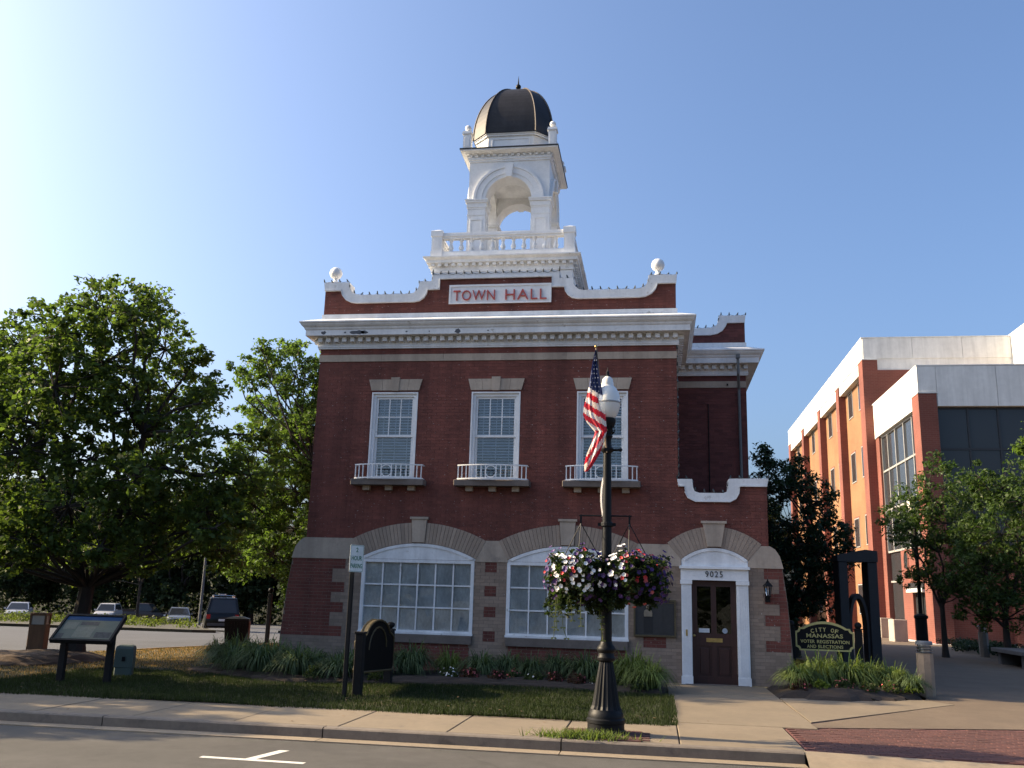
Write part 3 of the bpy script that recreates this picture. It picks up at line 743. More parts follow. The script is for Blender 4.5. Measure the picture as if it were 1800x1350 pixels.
def dentils(parent, x0, x1, n, y, z, me, rz=0):
    for k in range(n):
        t = x0 + (x1 - x0) * k / (n - 1)
        link('dentil', me, parent, (t, y, z) if not rz else (y, t, z), rz)
dentils(co, -7.905, .475, 43, -.0455, 7.482, dm)
dentils(co, .06, 2.75, 14, .5455, 7.482, dm, PI / 2)
dentils(co, .06, 3.0, 15, XL - .0455, 7.482, dm, -PI / 2)
cw = cornice('cornice', PROF, lambda p: [(XR + max(p, 0) * 0 + .001, 3.0 - p), (2.31 + p, 3.0 - p), (2.31 + p, 27)], WHITE, hall)
dentils(cw, .72, 2.30, 9, 2.9545, 7.482, dm)
# bare patches where the paint of the fascia has come away
for (px, w, h, s) in ((-7.78, .075, .05, 1), (-7.25, .03, .025, 2), (-6.93, .22, .055, 3), (-4.52, .085, .06, 4), (-5.75, .03, .02, 5), (-6.78, .10, .045, 6), (-5.2, .02, .02, 8), (-3.8, .03, .015, 9)):
    random.seed(s); P = [(px + w * math.cos(a * PI / 7) * random.uniform(.6, 1.1), 7.665 + h * math.sin(a * PI / 7) * random.uniform(.6, 1.15)) for a in range(14)]
    MB().prism(P, -.3035, -.299).build('bare_patch', mat('bare_wood', (.10, .105, .12), .9, .3, 20), co)
random.seed(21)

# ---------------- parapets and copings
def mirror(P): return [(2 * CX - x, z) for x, z in P]
bot_r = [(CX + d, z) for d, z in ((0, 9.035), (1.345, 9.035), (1.35, 8.78), (1.64, 8.775), (1.66, 8.68), (1.72, 8.58), (1.82, 8.505), (1.95, 8.475), (3.38, 8.475), (3.53, 8.495), (3.67, 8.565), (3.76, 8.67), (3.80, 8.78), (3.80, 8.80), (4.215, 8.80))]
top_r = [(CX + d, z) for d, z in ((0, 9.20), (1.53, 9.20), (1.53, 8.99), (1.86, 8.985), (1.86, 8.86), (1.90, 8.78), (1.98, 8.71), (2.10, 8.685), (3.30, 8.685), (3.42, 8.70), (3.52, 8.75), (3.585, 8.84), (3.60, 8.93), (3.60, 9.01), (4.245, 9.01))]
def zat(P, x):
    z = [p for p in P]; xs_ = [p[0] for p in P]; return float(np.interp(x, xs_, [p[1] for p in P]))
def par_iv(z):
    out = []; st = .012; x = CX; 
    # right half scanned, then mirrored
    a = None; runs = []
    while x <= XR + 1e-6:
        ok = zat(bot_r, x) + .06 > z
        if ok and a is None: a = x
        if not ok and a is not None: runs.append((a, x)); a = None
        x += st
    if a is not None: runs.append((a, XR))
    full = []
    for (p, q) in runs:
        if p == CX: full.append((2 * CX - q, q))
        else: full += [(2 * CX - q, 2 * CX - p), (p, q)]
    return sub(full, [(-4.82, -2.37)] if 8.41 < z < 8.86 else [])
pb = MB(); lay(pb, 8.215, 9.085, par_iv, -.002); stuffpart(pb.build('parapet_brickwork', RED, hall))
def pairs_poly(B, T, y0, y1, name, m):
    """solid between a lower and an upper outline"""
    g = MB(); n = len(B)
    g.strip(B, T, y0, y1); return g.build(name, m, hall)
full_b = mirror(bot_r)[::-1] + bot_r[1:]; full_t = mirror(top_r)[::-1] + top_r[1:]
base = [(x, 8.15) for x, z in full_b]
pairs_poly(base, [(x, z + .02) for x, z in full_b], .0, .30, 'parapet_wall', MORTAR)
cp = pairs_poly(full_b, full_t, -.05, .36, 'coping', WHITE)
# inner edge moulding of the coping
pairs_poly([(x, z) for x, z in full_b], [(x, z + .035) for x, z in full_b], -.068, -.051, 'coping_lip', WHITE)
for sx in (-7.75, .10):
    g = MB(); g.box(sx - .17, sx + .17, 0, .32, 9.012, 9.045); g.lathe([(.09, 9.045), (.09, 9.09), (.055, 9.12), (.055, 9.17)], sx, .15, 0, 16); g.ball((sx, .15, 9.32), .155, 20, 12); g.build('ball_finial', WHITEC, hall, True)
# name board
g = MB(); g.box(-4.80, -2.39, -.055, .02, 8.415, 8.855)
nb_ = g.build('name_board', WHITEC, hall)
g = MB(); g.box(-4.82, -2.37, -.072, -.054, 8.825, 8.872); g.box(-4.82, -2.37, -.072, -.054, 8.40, 8.43); g.box(-4.82, -4.775, -.071, -.054, 8.43, 8.825); g.box(-2.415, -2.37, -.071, -.054, 8.43, 8.825); g.build('board_moulding', WHITEC, nb_)
for tx, x, w in (('TOWN', -4.21, 1.0), ('HALL', -2.97, .98)):
    me = stand(text_mesh(tx, .3, .02, -.002, 1.1, REDPAINT, 'name_lettering'), w, .25); link('name_lettering', me, nb_, (x, -.072, 8.605))

# wing parapet
wbp = [(XR, 8.415), (1.45, 8.415), (1.62, 8.45), (1.75, 8.53), (1.84, 8.66), (1.87, 8.735), (2.315, 8.735)]
wtp = [(XR, 8.60), (1.30, 8.60), (1.48, 8.615), (1.58, 8.66), (1.65, 8.75), (1.66, 8.93), (2.34, 8.93)]
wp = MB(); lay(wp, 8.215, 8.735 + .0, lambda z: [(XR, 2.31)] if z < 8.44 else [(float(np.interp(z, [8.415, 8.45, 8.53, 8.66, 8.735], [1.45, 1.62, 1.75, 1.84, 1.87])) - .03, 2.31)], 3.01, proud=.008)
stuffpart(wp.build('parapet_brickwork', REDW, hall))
pairs_poly([(x, 8.15) for x, z in wbp], [(x, z + .02) for x, z in wbp], 3.012, 3.3, 'parapet_wall', MORTAR)
pairs_poly(wbp, wtp, 2.95, 3.36, 'coping', WHITE)
# entrance-bay parapet
abp = [(XR, 4.12), (.633, 4.12), (.645, 3.98), (.70, 3.87), (.86, 3.79), (1.60, 3.79), (1.73, 3.86), (1.80, 3.98), (1.815, 4.12), (1.83, 4.13), (2.385, 4.13)]
atp = [(XR - .02, 4.285), (.80, 4.285), (.82, 4.10), (.85, 4.02), (.95, 3.985), (1.45, 3.985), (1.53, 4.01), (1.565, 4.08), (1.575, 4.285), (1.60, 4.30), (2.42, 4.31)]
pairs_poly(abp, atp, -.05, .36, 'coping', WHITE)
pairs_poly([(x, 3.70) for x, z in abp], [(x, z + .01) for x, z in abp], 0.0, .3, 'parapet_wall', MORTAR)
pairs_poly(abp, [(x, z + .03) for x, z in abp], -.066, -.051, 'coping_lip', WHITE)
# downpipe of the wing
g = MB(); g.tube([(2.08, 2.56, 7.72), (2.085, 2.60, 7.3), (2.12, 2.93, 6.95), (2.13, 2.95, 3.5)], .035, 8); g.box(2.03, 2.13, 2.5, 2.6, 7.68, 7.78); g.build('downpipe', mat('pipe_grey', (.12, .125, .125), .6), hall)
g = MB(); g.box(1.82, 1.86, 2.965, 2.985, 7.07, 7.12); g.build('vent_cover', BLACKM, hall)
MB().tube([(1.35, 2.985, 6.6), (1.35, 2.985, 3.6)], .012, 5).build('conduit', BLACKM, hall)

# ---------------- bell tower
TY = 2.52
def sq(h): return lambda p: [(CX - h - p, TY + h + p), (CX - h - p, TY - h - p), (CX + h + p, TY - h - p), (CX + h + p, TY + h + p), (CX - h - p, TY + h + p)]
g = MB(); g.box(CX - 1.76, CX + 1.76, TY - 1.76, TY + 1.76, 7.9, 9.52); g.build('tower_base', WHITE, hall)
tc = cornice('tower_cornice', [(-.02, 9.50), (.03, 9.50), (.03, 9.535), (.01, 9.55), (.01, 9.63), (.01, 9.64), (.01, 9.715), (.13, 9.718), (.13, 9.79), (.15, 9.80), (.19, 9.83), (.205, 9.84), (.205, 9.87), (-.3, 9.90)], sq(1.76), WHITE, hall)
dm2 = MB().box(-.042, .042, -.09, 0, 0, .072).mesh('dentil', WHITE)
dentils(tc, CX - 1.73, CX + 1.73, 21, TY - 1.77, 9.641, dm2)
dentils(tc, TY - 1.73, TY + 1.73, 21, CX + 1.77, 9.641, dm2, PI / 2)
dentils(tc, TY - 1.73, TY + 1.73, 21, CX - 1.77, 9.641, dm2, -PI / 2)
g = MB(); g.box(CX - 1.6, CX + 1.6, TY - 1.6, TY + 1.6, 9.86, 9.92); g.build('tower_deck', ROOF, hall)
# balustrade
bal = MB(); bh = 1.80; 
for (a, b) in (((CX - bh, TY - bh), (CX + bh, TY - bh)), ((CX + bh, TY - bh), (CX + bh, TY + bh)), ((CX + bh, TY + bh), (CX - bh, TY + bh)), ((CX - bh, TY + bh), (CX - bh, TY - bh))):
    x0, x1 = sorted((a[0], b[0])); y0, y1 = sorted((a[1], b[1])); ex = .26 if x1 > x0 else 0; ey = .26 if y1 > y0 else 0
    for (z0, z1, t) in ((9.905, 10.03, .11), (10.03, 10.06, .085), (10.405, 10.46, .075), (10.46, 10.53, .10), (10.53, 10.555, .085)):
        if ex: bal.box(x0 + ex / 2, x1 - ex / 2, y0 + .13 - t if a[1] < TY else y0 - .13 - t, y0 + .13 + t if a[1] < TY else y0 - .13 + t, z0, z1)
        else: bal.box(x0 + (.13 if x0 < CX else -.13) - t, x0 + (.13 if x0 < CX else -.13) + t, y0 + ey / 2, y1 - ey / 2, z0, z1)
bo = bal.build('balustrade', WHITEC, hall)
bm = MB().lathe([(.055, 10.06), (.055, 10.085), (.035, 10.10), (.06, 10.14), (.068, 10.18), (.05, 10.23), (.032, 10.29), (.035, 10.33), (.05, 10.345), (.05, 10.36), (.035, 10.37), (.055, 10.38), (.055, 10.405)], seg=10).mesh('baluster', WHITEC, True)
for k in range(11):
    t = -1.325 + .265 * k
    link('baluster', bm, bo, (CX + t, TY - bh + .13, 0)); link('baluster', bm, bo, (CX + bh - .13, TY + t, 0)); link('baluster', bm, bo, (CX - bh + .13, TY + t, 0)); link('baluster', bm, bo, (CX + t, TY + bh - .13, 0))
for sx in (-1, 1):
    for sy in (-1, 1):
        px, py = CX + sx * (bh - .13), TY + sy * (bh - .13)
        g = MB(); g.box(px - .13, px + .13, py - .13, py + .13, 9.905, 10.45); g.box(px - .145, px + .145, py - .145, py + .145, 9.9, 10.06); g.box(px - .15, px + .15, py - .15, py + .15, 10.45, 10.60); g.add([(px - .15, py - .15, 10.60), (px + .15, py - .15, 10.60), (px + .15, py + .15, 10.60), (px - .15, py + .15, 10.60), (px, py, 10.68)], [(0, 1, 4), (1, 2, 4), (2, 3, 4), (3, 0, 4)])
        for q in (-1,): g.box(px - .075, px + .075, py - .136, py - .129, 10.12, 10.38)
        g.build('baluster_post', WHITEC, bo)
# belfry: four piers carrying arches on every side
BH = 1.06
def arch_wall():
    """one side of the belfry above the piers, in local XZ, outer face at y=0"""
    g = MB(); N = 20; r = .60; sp = 11.74
    A = arc(0, sp, r, -PI / 2, PI / 2, N); T = [(x / r * BH if False else x, 12.84) for x, z in A]
    g.strip(A, T, 0, .46); g.box(-BH, -r, 0, .46, sp, 12.84); g.box(r, BH, 0, .46, sp, 12.84)
    return g
belf = thing('belfry', None, None, (CX, TY, 0)); belf.parent = hall
aw = arch_wall().mesh('arch_wall', WHITEC)
am_ = MB()
for (r0, r1, y0) in ((.605, .70, -.03), (.70, .86, -.045), (.86, .925, -.065)): am_.strip(arc(0, 11.74, r0 + .001, -PI / 2, PI / 2, 24), arc(0, 11.74, r1 - .001, -PI / 2, PI / 2, 24), y0, .0)
am_.prism([(-.075, 12.335), (.075, 12.335), (.115, 12.70), (-.115, 12.70)], -.10, 0.0)
am_ = am_.mesh('archivolt', WHITEC)
for k in range(4):
    rz = k * PI / 2; c, s = math.cos(rz), math.sin(rz); lx, ly = 0, -BH
    if k % 2 == 0: link('arch_wall', aw, belf, (c * lx - s * ly, s * lx + c * ly, 0), rz)
    else:
        # the side walls butt between front and back
        sw = link('arch_wall', aw, belf, ((c * lx - s * ly), (s * lx + c * ly), 0), rz); sw.scale = (.9975, 1, .9985)
        sw.location = (sw.location.x - .003 * (1 if sw.location.x > 0 else -1), sw.location.y, .014)
    link('archivolt', am_, belf, (c * lx - s * (ly - .0005), s * lx + c * (ly - .0005), 0), rz)
pr = MB(); pr.box(-.235, .235, -.235, .235, 9.92, 11.48); pr.box(-.255, .255, -.255, .255, 9.92, 10.10); pr.box(-.245, .245, -.245, .245, 11.30, 11.33); pr.box(-.245, .245, -.245, .245, 11.475, 11.52); pr.box(-.26, .26, -.26, .26, 11.52, 11.65); pr.box(-.29, .29, -.29, .29, 11.65, 11.70); pr.box(-.305, .305, -.305, .305, 11.70, 11.74)
for (a, b) in ((0, -1), (0, 1), (1, 0), (-1, 0)):
    for (u0, u1, z0, z1) in ((-.16, -.13, 10.25, 11.2), (.13, .16, 10.25, 11.2), (-.13, .13, 11.17, 11.2), (-.13, .13, 10.25, 10.28)):
        if b: pr.box(u0, u1, min(b * .234, b * .252), max(b * .234, b * .252), z0, z1)
        else: pr.box(min(a * .234, a * .252), max(a * .234, a * .252), u0, u1, z0, z1)
pm = pr.mesh('pier', WHITEC)
for sx in (-1, 1):
    for sy in (-1, 1): link('pier', pm, belf, (sx * (BH - .225), sy * (BH - .225), 0))
MB().box(-.62, .62, -.62, .62, 12.5, 12.54).build('belfry_ceiling', WHITE, belf)
ea = cornice('eave', [(-.03, 12.80), (.025, 12.80), (.025, 12.845), (.045, 12.86), (.045, 12.925), (.02, 12.93), (.02, 13.0), (.10, 13.015), (.13, 13.03), (.20, 13.045), (.225, 13.05), (.225, 13.085), (-.4, 13.11)], sq(BH), WHITEC, hall)
g = MB(); g.box(CX - BH - .245, CX + BH + .245, TY - BH - .245, TY + BH + .245, 13.087, 13.118); g.build('eave_flashing', DARKM, hall)
dm3 = MB().box(-.037, .037, -.055, 0, 0, .062).mesh('dentil', WHITEC)
dentils(ea, CX - 1.03, CX + 1.03, 14, TY - BH - .0205, 12.935, dm3); dentils(ea, TY - 1.03, TY + 1.03, 14, CX + BH + .0205, 12.935, dm3, PI / 2); dentils(ea, TY - 1.03, TY + 1.03, 14, CX - BH - .0205, 12.935, dm3, -PI / 2)
OCT = [(-.62, -1), (.62, -1), (1, -.62), (1, .62), (.62, 1), (-.62, 1), (-1, .62), (-1, -.62)]
def oring(s, z): return [(CX + x * s, TY + y * s, z) for x, y in OCT]
g = MB(); g.loft([oring(.985, 13.119), oring(.985, 13.56), oring(1.03, 13.565), oring(1.03, 13.60), oring(1.055, 13.61), oring(1.055, 13.635)])
drum = g.build('dome_drum', WHITEC, hall)
pf = MB(); h = .985
for (a0, a1, z0, z1) in ((-.50, -.47, 13.2, 13.5), (.47, .50, 13.2, 13.5), (-.47, .47, 13.47, 13.5), (-.47, .47, 13.2, 13.23)): pf.box(CX + a0, CX + a1, TY - h - .018, TY - h + .001, z0, z1)
pf.build('drum_panel', WHITEC, drum)
rings = []; NR = 16
for i in range(NR + 1):
    t = i / NR; a = t * PI / 2 * .965; rings.append((1.08 * math.cos(a) ** .92, 13.637 + 1.76 * math.sin(a)))
g = MB(); g.loft([oring(s, z) for s, z in rings]); dome = g.build('dome', DOME, hall)
for k in range(8):
    g = MB(); g.tube([(CX + OCT[k][0] * s * 1.004, TY + OCT[k][1] * s * 1.004, z + .004) for s, z in rings], .022, 6); g.build('dome_rib', RIB, dome)
g = MB(); g.box(CX - .085, CX + .085, TY - .085, TY + .085, 15.36, 15.43); g.lathe([(.07, 15.36), (.05, 15.45), (.03, 15.5), (.03, 15.53)], CX, TY, 0, 10); g.ball((CX, TY, 15.59), .078, 12, 8); g.lathe([(.03, 15.65), (.022, 15.7), (.003, 15.93)], CX, TY, 0, 8); g.build('dome_finial', BLACK, dome, True)
for sx in (-1, 1):
    for sy in (-1, 1):
        px, py = CX + sx * 1.13, TY + sy * 1.13
        g = MB(); g.box(px - .105, px + .105, py - .105, py + .105, 13.118, 13.55); g.box(px - .13, px + .13, py - .13, py + .13, 13.55, 13.60); g.box(px - .115, px + .115, py - .115, py + .115, 13.6, 13.64); g.lathe([(.07, 13.64), (.045, 13.67), (.045, 13.69)], px, py, 0, 10); g.ball((px, py, 13.765), .085, 14, 8)
        g.box(px - .065, px + .065, py - .112, py - .104, 13.18, 13.48); g.build('corner_pedestal', WHITEC, hall)

# ================================================================== OFFICE BLOCK on the right
OBUFF = brick_tex('office_buff_brick', (.25, .122, .054), (.225, .108, .047), (.22, .12, .06), 1.4)
ORED = brick_tex('office_red_brick', (.185, .055, .038), (.16, .046, .032), (.19, .09, .062), 1.4)
OWHITE = mat('office_concrete_band', (0.66, 0.655, 0.62), 0.7, .10, .5, .1, 30, streak=.16, spots=(.8, .62, .2, (.55, .54, .50)))
FRAME = mat('office_window_frame', (.30, .29, .27), .5)
FRAMED = mat('office_dark_frame', (.025, .025, .027), .4)
OGL = bpy.data.materials.new('office_pane'); OGL.use_nodes = True
_p = OGL.node_tree.nodes['Principled BSDF']; _p.inputs['Base Color'].default_value = (.030, .033, .037, 1); _p.inputs['Roughness'].default_value = .08; _p.inputs['Specular IOR Level'].default_value = .4
SOFF = mat('office_soffit', (.35, .33, .30), .8)
off = thing('office_building', 'four storey orange and red brick office block with white parapet bands', 'office building', (13.3, 29.6, 0))
OL = Vector((13.3, 29.6, 0))
class OB(MB):
    def build(s, name, m, parent=off, smooth=False, loc=None):
        s.v = [(p[0] - OL.x, p[1] - OL.y, p[2]) for p in s.v]
        return MB.build(s, name, m, parent, smooth)
XA, XB, YA, YB, YE = 13.285, 13.73, 40.0, 29.64, 74.5
OB().box(XA + .5, 60, YA + .5, YE, -.2, 16.58).build('wall', OBUFF)
OB().box(XA + .9, 60, YA + .006, YA + .498, -.2, 16.58).build('front_wall', ORED)
for py, w in ((40.0, .95), (48.2, 1.0), (56.3, 1.0), (64.9, 1.0), (73.3, 1.0)):
    if py > 41: OB().box(XA, XA + .499, py, py + w, -.2, 17.26).build('pilaster', ORED)
    else: OB().box(XA, XA + .93, py, py + w + .3, -.2, 17.26).build('pilaster', ORED)
    OB().box(XA - .03, XA + .5 if py > 41 else XA + .96, py - .03, py + w + (.05 if py > 41 else .33), 17.262, 17.33).build('pilaster_cap', OWHITE)
g = OB(); g.box(XA + .09, 22.4, YA + .09, YE, 16.6, 18.73); g.build('parapet_band', OWHITE)
OB().box(22.41, 60, 33.5, YE, 16.4, 18.9).build('parapet_band', OWHITE); OB().box(22.6, 60, 33.8, YA, -.2, 16.39).build('wing_wall', ORED)
y = YA + .1
while y < YE - 1:
    OB().box(XA + .045, XA + .089, y + .012, min(y + 4.05, YE) - .012, 17.345, 18.72).build('parapet_panel', OWHITE); y += 4.05
x = XA + .1
while x < 22.3:
    OB().box(x + .012, min(x + 3.04, 22.39) - .012, YA + .045, YA + .089, 17.345, 18.72).build('parapet_panel', OWHITE); x += 3.04
OB().box(XA + .02, 22.39, YA + .02, YE, 18.731, 18.79).build('parapet_coping', OWHITE)
y = YB + 1.33
while y < YA - .5:
    OB().box(XB + .018, XB + .059, y + .012, min(y + 2.9, YA) - .012, 12.06, 14.22).build('parapet_panel', OWHITE); y += 2.9
x = XB + .96
while x < 22.3:
    OB().box(x + .012, min(x + 2.98, 22.39) - .012, YB + .018, YB + .059, 12.06, 14.22).build('parapet_panel', OWHITE); x += 2.98
OB().box(XB, 22.39, YB, YA + .03, 14.232, 14.29).build('parapet_coping', OWHITE)
OB().box(XB + .018, XB + .059, YB + .02, YB + 1.32, 12.83, 14.22).build('parapet_panel', OWHITE); OB().box(XB + .061, XB + .95, YB + .018, YB + .059, 12.83, 14.22).build('parapet_panel', OWHITE)
def owindow(y0, y1, z0, z1):
    x = XA + .5
    g = OB(); t = .07
    g.box(x - .03, x + .05, y0, y0 + t, z0, z1); g.box(x - .03, x + .05, y1 - t, y1, z0, z1); g.box(x - .03, x + .05, y0 + t, y1 - t, z1 - t, z1); g.box(x - .05, x + .05, y0 + t, y1 - t, z0, z0 + t)
    f = g.build('window', FRAME); q = MB(); q.box(x - .012 - OL.x, x + .01 - OL.x, y0 + t - OL.y, y1 - t - OL.y, z0 + t, z1 - t); q.build('pane', OGL, f)
    h = OB(); h.box(x - .02, x + .05, y0 - .0, y1 + .0, z1 + .002, z1 + .09); h.v = [(p[0] - OL.x, p[1] - OL.y, p[2]) for p in h.v]; MB.build(h, 'window_head', ORED, f)
for by in (41.3, 49.2, 57.3, 65.9):
    for z0, z1 in ((14.65, 16.55), (10.1, 12.2), (5.65, 7.65), (1.2, 3.2)):
        owindow(by + 1.1, by + 2.6, z0, z1); owindow(by + 4.5, by + 6.0, z0, z1)
# lower front block
OB().box(XB + .35, 22.39, YB + .40, YA - .01, 4.9, 12.03).build('core_wall', INNER)
OB().box(XB + .06, 22.39, YB + .06, YA + .04, 12.05, 14.23).build('parapet_band', OWHITE)
OB().box(XB, XB + .92, YB, YB + 1.28, -.1, 12.74).build('corner_pilaster', ORED); OB().box(XB - .03, XB + .95, YB - .03, YB + 1.31, 12.742, 12.81).build('pilaster_cap', OWHITE)
OB().box(XB + .1, XB + .6, 39.1, YA - .012, -.1, 12.03).build('pilaster', ORED)
ysm = [31.0, 32.1, 33.9, 35.8, 37.6, 39.08]
for a, b in zip(ysm[:-1], ysm[1:]):
    for z0, z1 in ((4.95, 7.4), (7.5, 9.78), (9.9, 11.95)):
        OB().box(XB + .30, XB + .32, a + .05, b - .05, z0, z1).build('pane', OGL)
for y in ysm: OB().box(XB + .22, XB + .34, y - .05, y + .05, 4.9, 12.03).build('mullion', FRAME)
for z in (4.9, 7.4, 9.78, 11.95): OB().box(XB + .235, XB + .335, 31.05, 39.03, z, z + .11).build('transom', FRAME)
xsm = [14.70] + [14.72 + 1.49 * k for k in range(1, 6)]
for a, b in zip(xsm[:-1], xsm[1:]):
    for z0, z1 in ((4.95, 7.4), (7.5, 9.78), (9.9, 11.95)): OB().box(a + .04, b - .04, YB + .36, YB + .38, z0, z1).build('pane', OGL)
for x in xsm: OB().box(x - .045, x + .045, YB + .30, YB + .395, 4.9, 12.03).build('mullion', FRAMED)
for z in (4.9, 7.4, 9.78, 11.95): OB().box(14.75, 22.1, YB + .31, YB + .39, z, z + .11).build('transom', FRAMED)
# ground floor of the front block: sunlit brick side wall with oval window and door
g = OB(); x0, x1 = XB + .25, XB + .6
g.box(x0, x1, 34.28, 36.3, -.1, 4.88); g.box(x0, x1, 30.93, 31.1, -.1, 4.88); g.box(x0, x1, 31.1, 34.28, 3.05, 4.88); g.box(x0, x1, 36.3, 39.0, -.1, .95); g.build('entrance_wall', ORED)
OB().box(x0 + .12, x0 + .14, 31.15, 34.23, .1, 2.5).build('entrance_door', OGL)
OB().box(x0 + .05, x0 + .2, 32.65, 32.75, .1, 2.5).build('door_post', FRAMED)
OB().box(x0 - .35, x0 + .2, 31.1, 34.28, 2.53, 2.72).build('door_canopy', OWHITE); OB().box(x0 - .25, x0 + .1, 31.15, 34.2, 2.722, 3.04).build('door_header', FRAMED)
OB().box(x0 + .1, x0 + .12, 36.35, 38.95, 1.0, 3.15).build('pane', OGL); OB().box(x0 + .1, x0 + .12, 36.35, 38.95, 3.25, 4.88).build('pane', OGL); OB().box(x0 + .02, x0 + .16, 36.3, 39.0, 3.15, 3.25).build('transom', FRAME)
rg = MB()
vs = [(x0 - .012 - OL.x, 35.2 + .42 * math.cos(a * PI / 14) - OL.y, 4.33 + .52 * math.sin(a * PI / 14)) for a in range(28)]
rg.add(vs, [tuple(range(28))]); ov = rg.build('oval_window', OGL, off)
ring = [[(x0 - .03 - OL.x, 35.2 + (.42 + d) * math.cos(a * PI / 14) - OL.y, 4.33 + (.52 + d) * math.sin(a * PI / 14)) for d in (0, .10)] + [(x0 + .005 - OL.x, 35.2 + (.42 + d) * math.cos(a * PI / 14) - OL.y, 4.33 + (.52 + d) * math.sin(a * PI / 14)) for d in (.10, 0)] for a in range(29)]
MB().loft(ring, False).build('oval_surround', ORED, ov)
OB().box(14.66, 22.4, YB + .6, YB + .9, -.1, 4.88).build('front_wall', ORED)
for x in (17.6, 20.6): OB().box(x, x + .9, YB + .0, YB + .598, -.1, 4.88).build('pilaster', ORED)
OB().box(13.2, 22.3, YB - .6, YA, -.35, -.005).build('plinth', OWHITE)

# ================================================================== TREES
def leaves(centers, radii, n_each, size, up=.55, flat=.75, aspect=.62):
    """leaf-sized folded quads scattered through clumps: returns an array of corners"""
    C = np.repeat(centers, n_each, 0); Rr = np.repeat(radii, n_each)[:, None]; N = len(C)
    d = RNG.normal(size=(N, 3)); d /= np.linalg.norm(d, axis=1, keepdims=True); q = RNG.random((N, 1)) ** .45
    P = C + d * q * Rr * np.array([1, 1, flat])
    nrm = RNG.normal(size=(N, 3)) + np.array([0, 0, up * 2.2]) + d * .8; nrm /= np.linalg.norm(nrm, axis=1, keepdims=True)
    t = RNG.normal(size=(N, 3)); t -= nrm * (t * nrm).sum(1, keepdims=True); t /= np.linalg.norm(t, axis=1, keepdims=True); b = np.cross(nrm, t)
    L = size * (.45 + 1.0 * RNG.random((N, 1)) ** 1.3); W = L * aspect * .5
    sag = nrm * L * .12
    return np.stack([P - t * L * .5, P - b * W + sag * .0 + t * L * .04, P + t * L * .5 - sag, P + b * W + t * L * .04], 1)
def limb(g, a, b, r0, r1, wob=.06, n=4, seg=6):
    a, b = Vector(a), Vector(b); L = (b - a).length; pts = []; rs = []
    for i in range(n + 1):
        t = i / n; p = a.lerp(b, t)
        if 0 < i < n: p += Vector((random.uniform(-1, 1), random.uniform(-1, 1), random.uniform(-.3, .6))) * L * wob
        pts.append(p); rs.append(r0 + (r1 - r0) * t)
    g.tube(pts, rs, seg); return pts
def make_tree(name, label, base, blobs, leafm, trunk_h, trunk_r, lsize=.13, dens=26, clump=.34, n_leaf=34, lean=(0, 0), group=None, up=.55, aspect=.62, cat='tree', seed=1, forks=5):
    """tapered trunk, limbs to every foliage mass, twigs to the clumps, leaf-sized faces in the clumps"""
    global RNG
    random.seed(seed); RNG = np.random.default_rng(seed)
    bx, by, bz = base; root = thing(name, label, cat, base, 0, group)
    B = [(x - bx, y - by, z - bz, r) for x, y, z, r in blobs if r > .05]
    g = MB(); top = Vector((lean[0], lean[1], trunk_h))
    g.tube([(0, 0, -.15), (0, 0, .05), (lean[0] * .1, lean[1] * .1, .35), (lean[0] * .5, lean[1] * .5, trunk_h * .55), top], [trunk_r * 1.7, trunk_r * 1.35, trunk_r * 1.05, trunk_r * .92, trunk_r * .8], 10)
    zc = max(b[2] for b in B)
    # main forks
    F = []
    for k in range(forks):
        a = 2 * PI * k / forks + random.random(); h = trunk_h + (zc - trunk_h) * random.uniform(.28, .5); rr = (zc - trunk_h) * random.uniform(.12, .24)
        p = limb(g, top - Vector((0, 0, random.uniform(0, .3))), (top.x + rr * math.cos(a), top.y + rr * math.sin(a), h), trunk_r * .5, trunk_r * .32); F.append(p[-1])
    cents = []
    for (x, y, z, r) in B:
        c = Vector((x, y, z)); f = min(F + [top], key=lambda q: (q - c).length + (2 if q.z > c.z + .5 else 0))
        limb(g, f, c, trunk_r * .26, trunk_r * .10, .07, 4, 5)
        k = max(4, int(dens * r * r))
        dv = RNG.normal(size=(k, 3)); dv /= np.linalg.norm(dv, axis=1, keepdims=True); q = .35 + .72 * RNG.random((k, 1)) ** .6
        cc = np.array([x, y, z]) + dv * q * r * np.array([1, 1, .88]); cents.append(cc)
        for j in range(0, k, 2): limb(g, c, cc[j], trunk_r * .09, .008, .05, 2, 4)
    g.build('trunk', BARK, root)
    cents = np.concatenate(cents); rads = clump * (.55 + .8 * RNG.random(len(cents)))
    me = np_mesh('crown', leaves(cents, rads, n_leaf, lsize, up, .75, aspect), 4, leafm)
    link('crown', me, root)
    return root
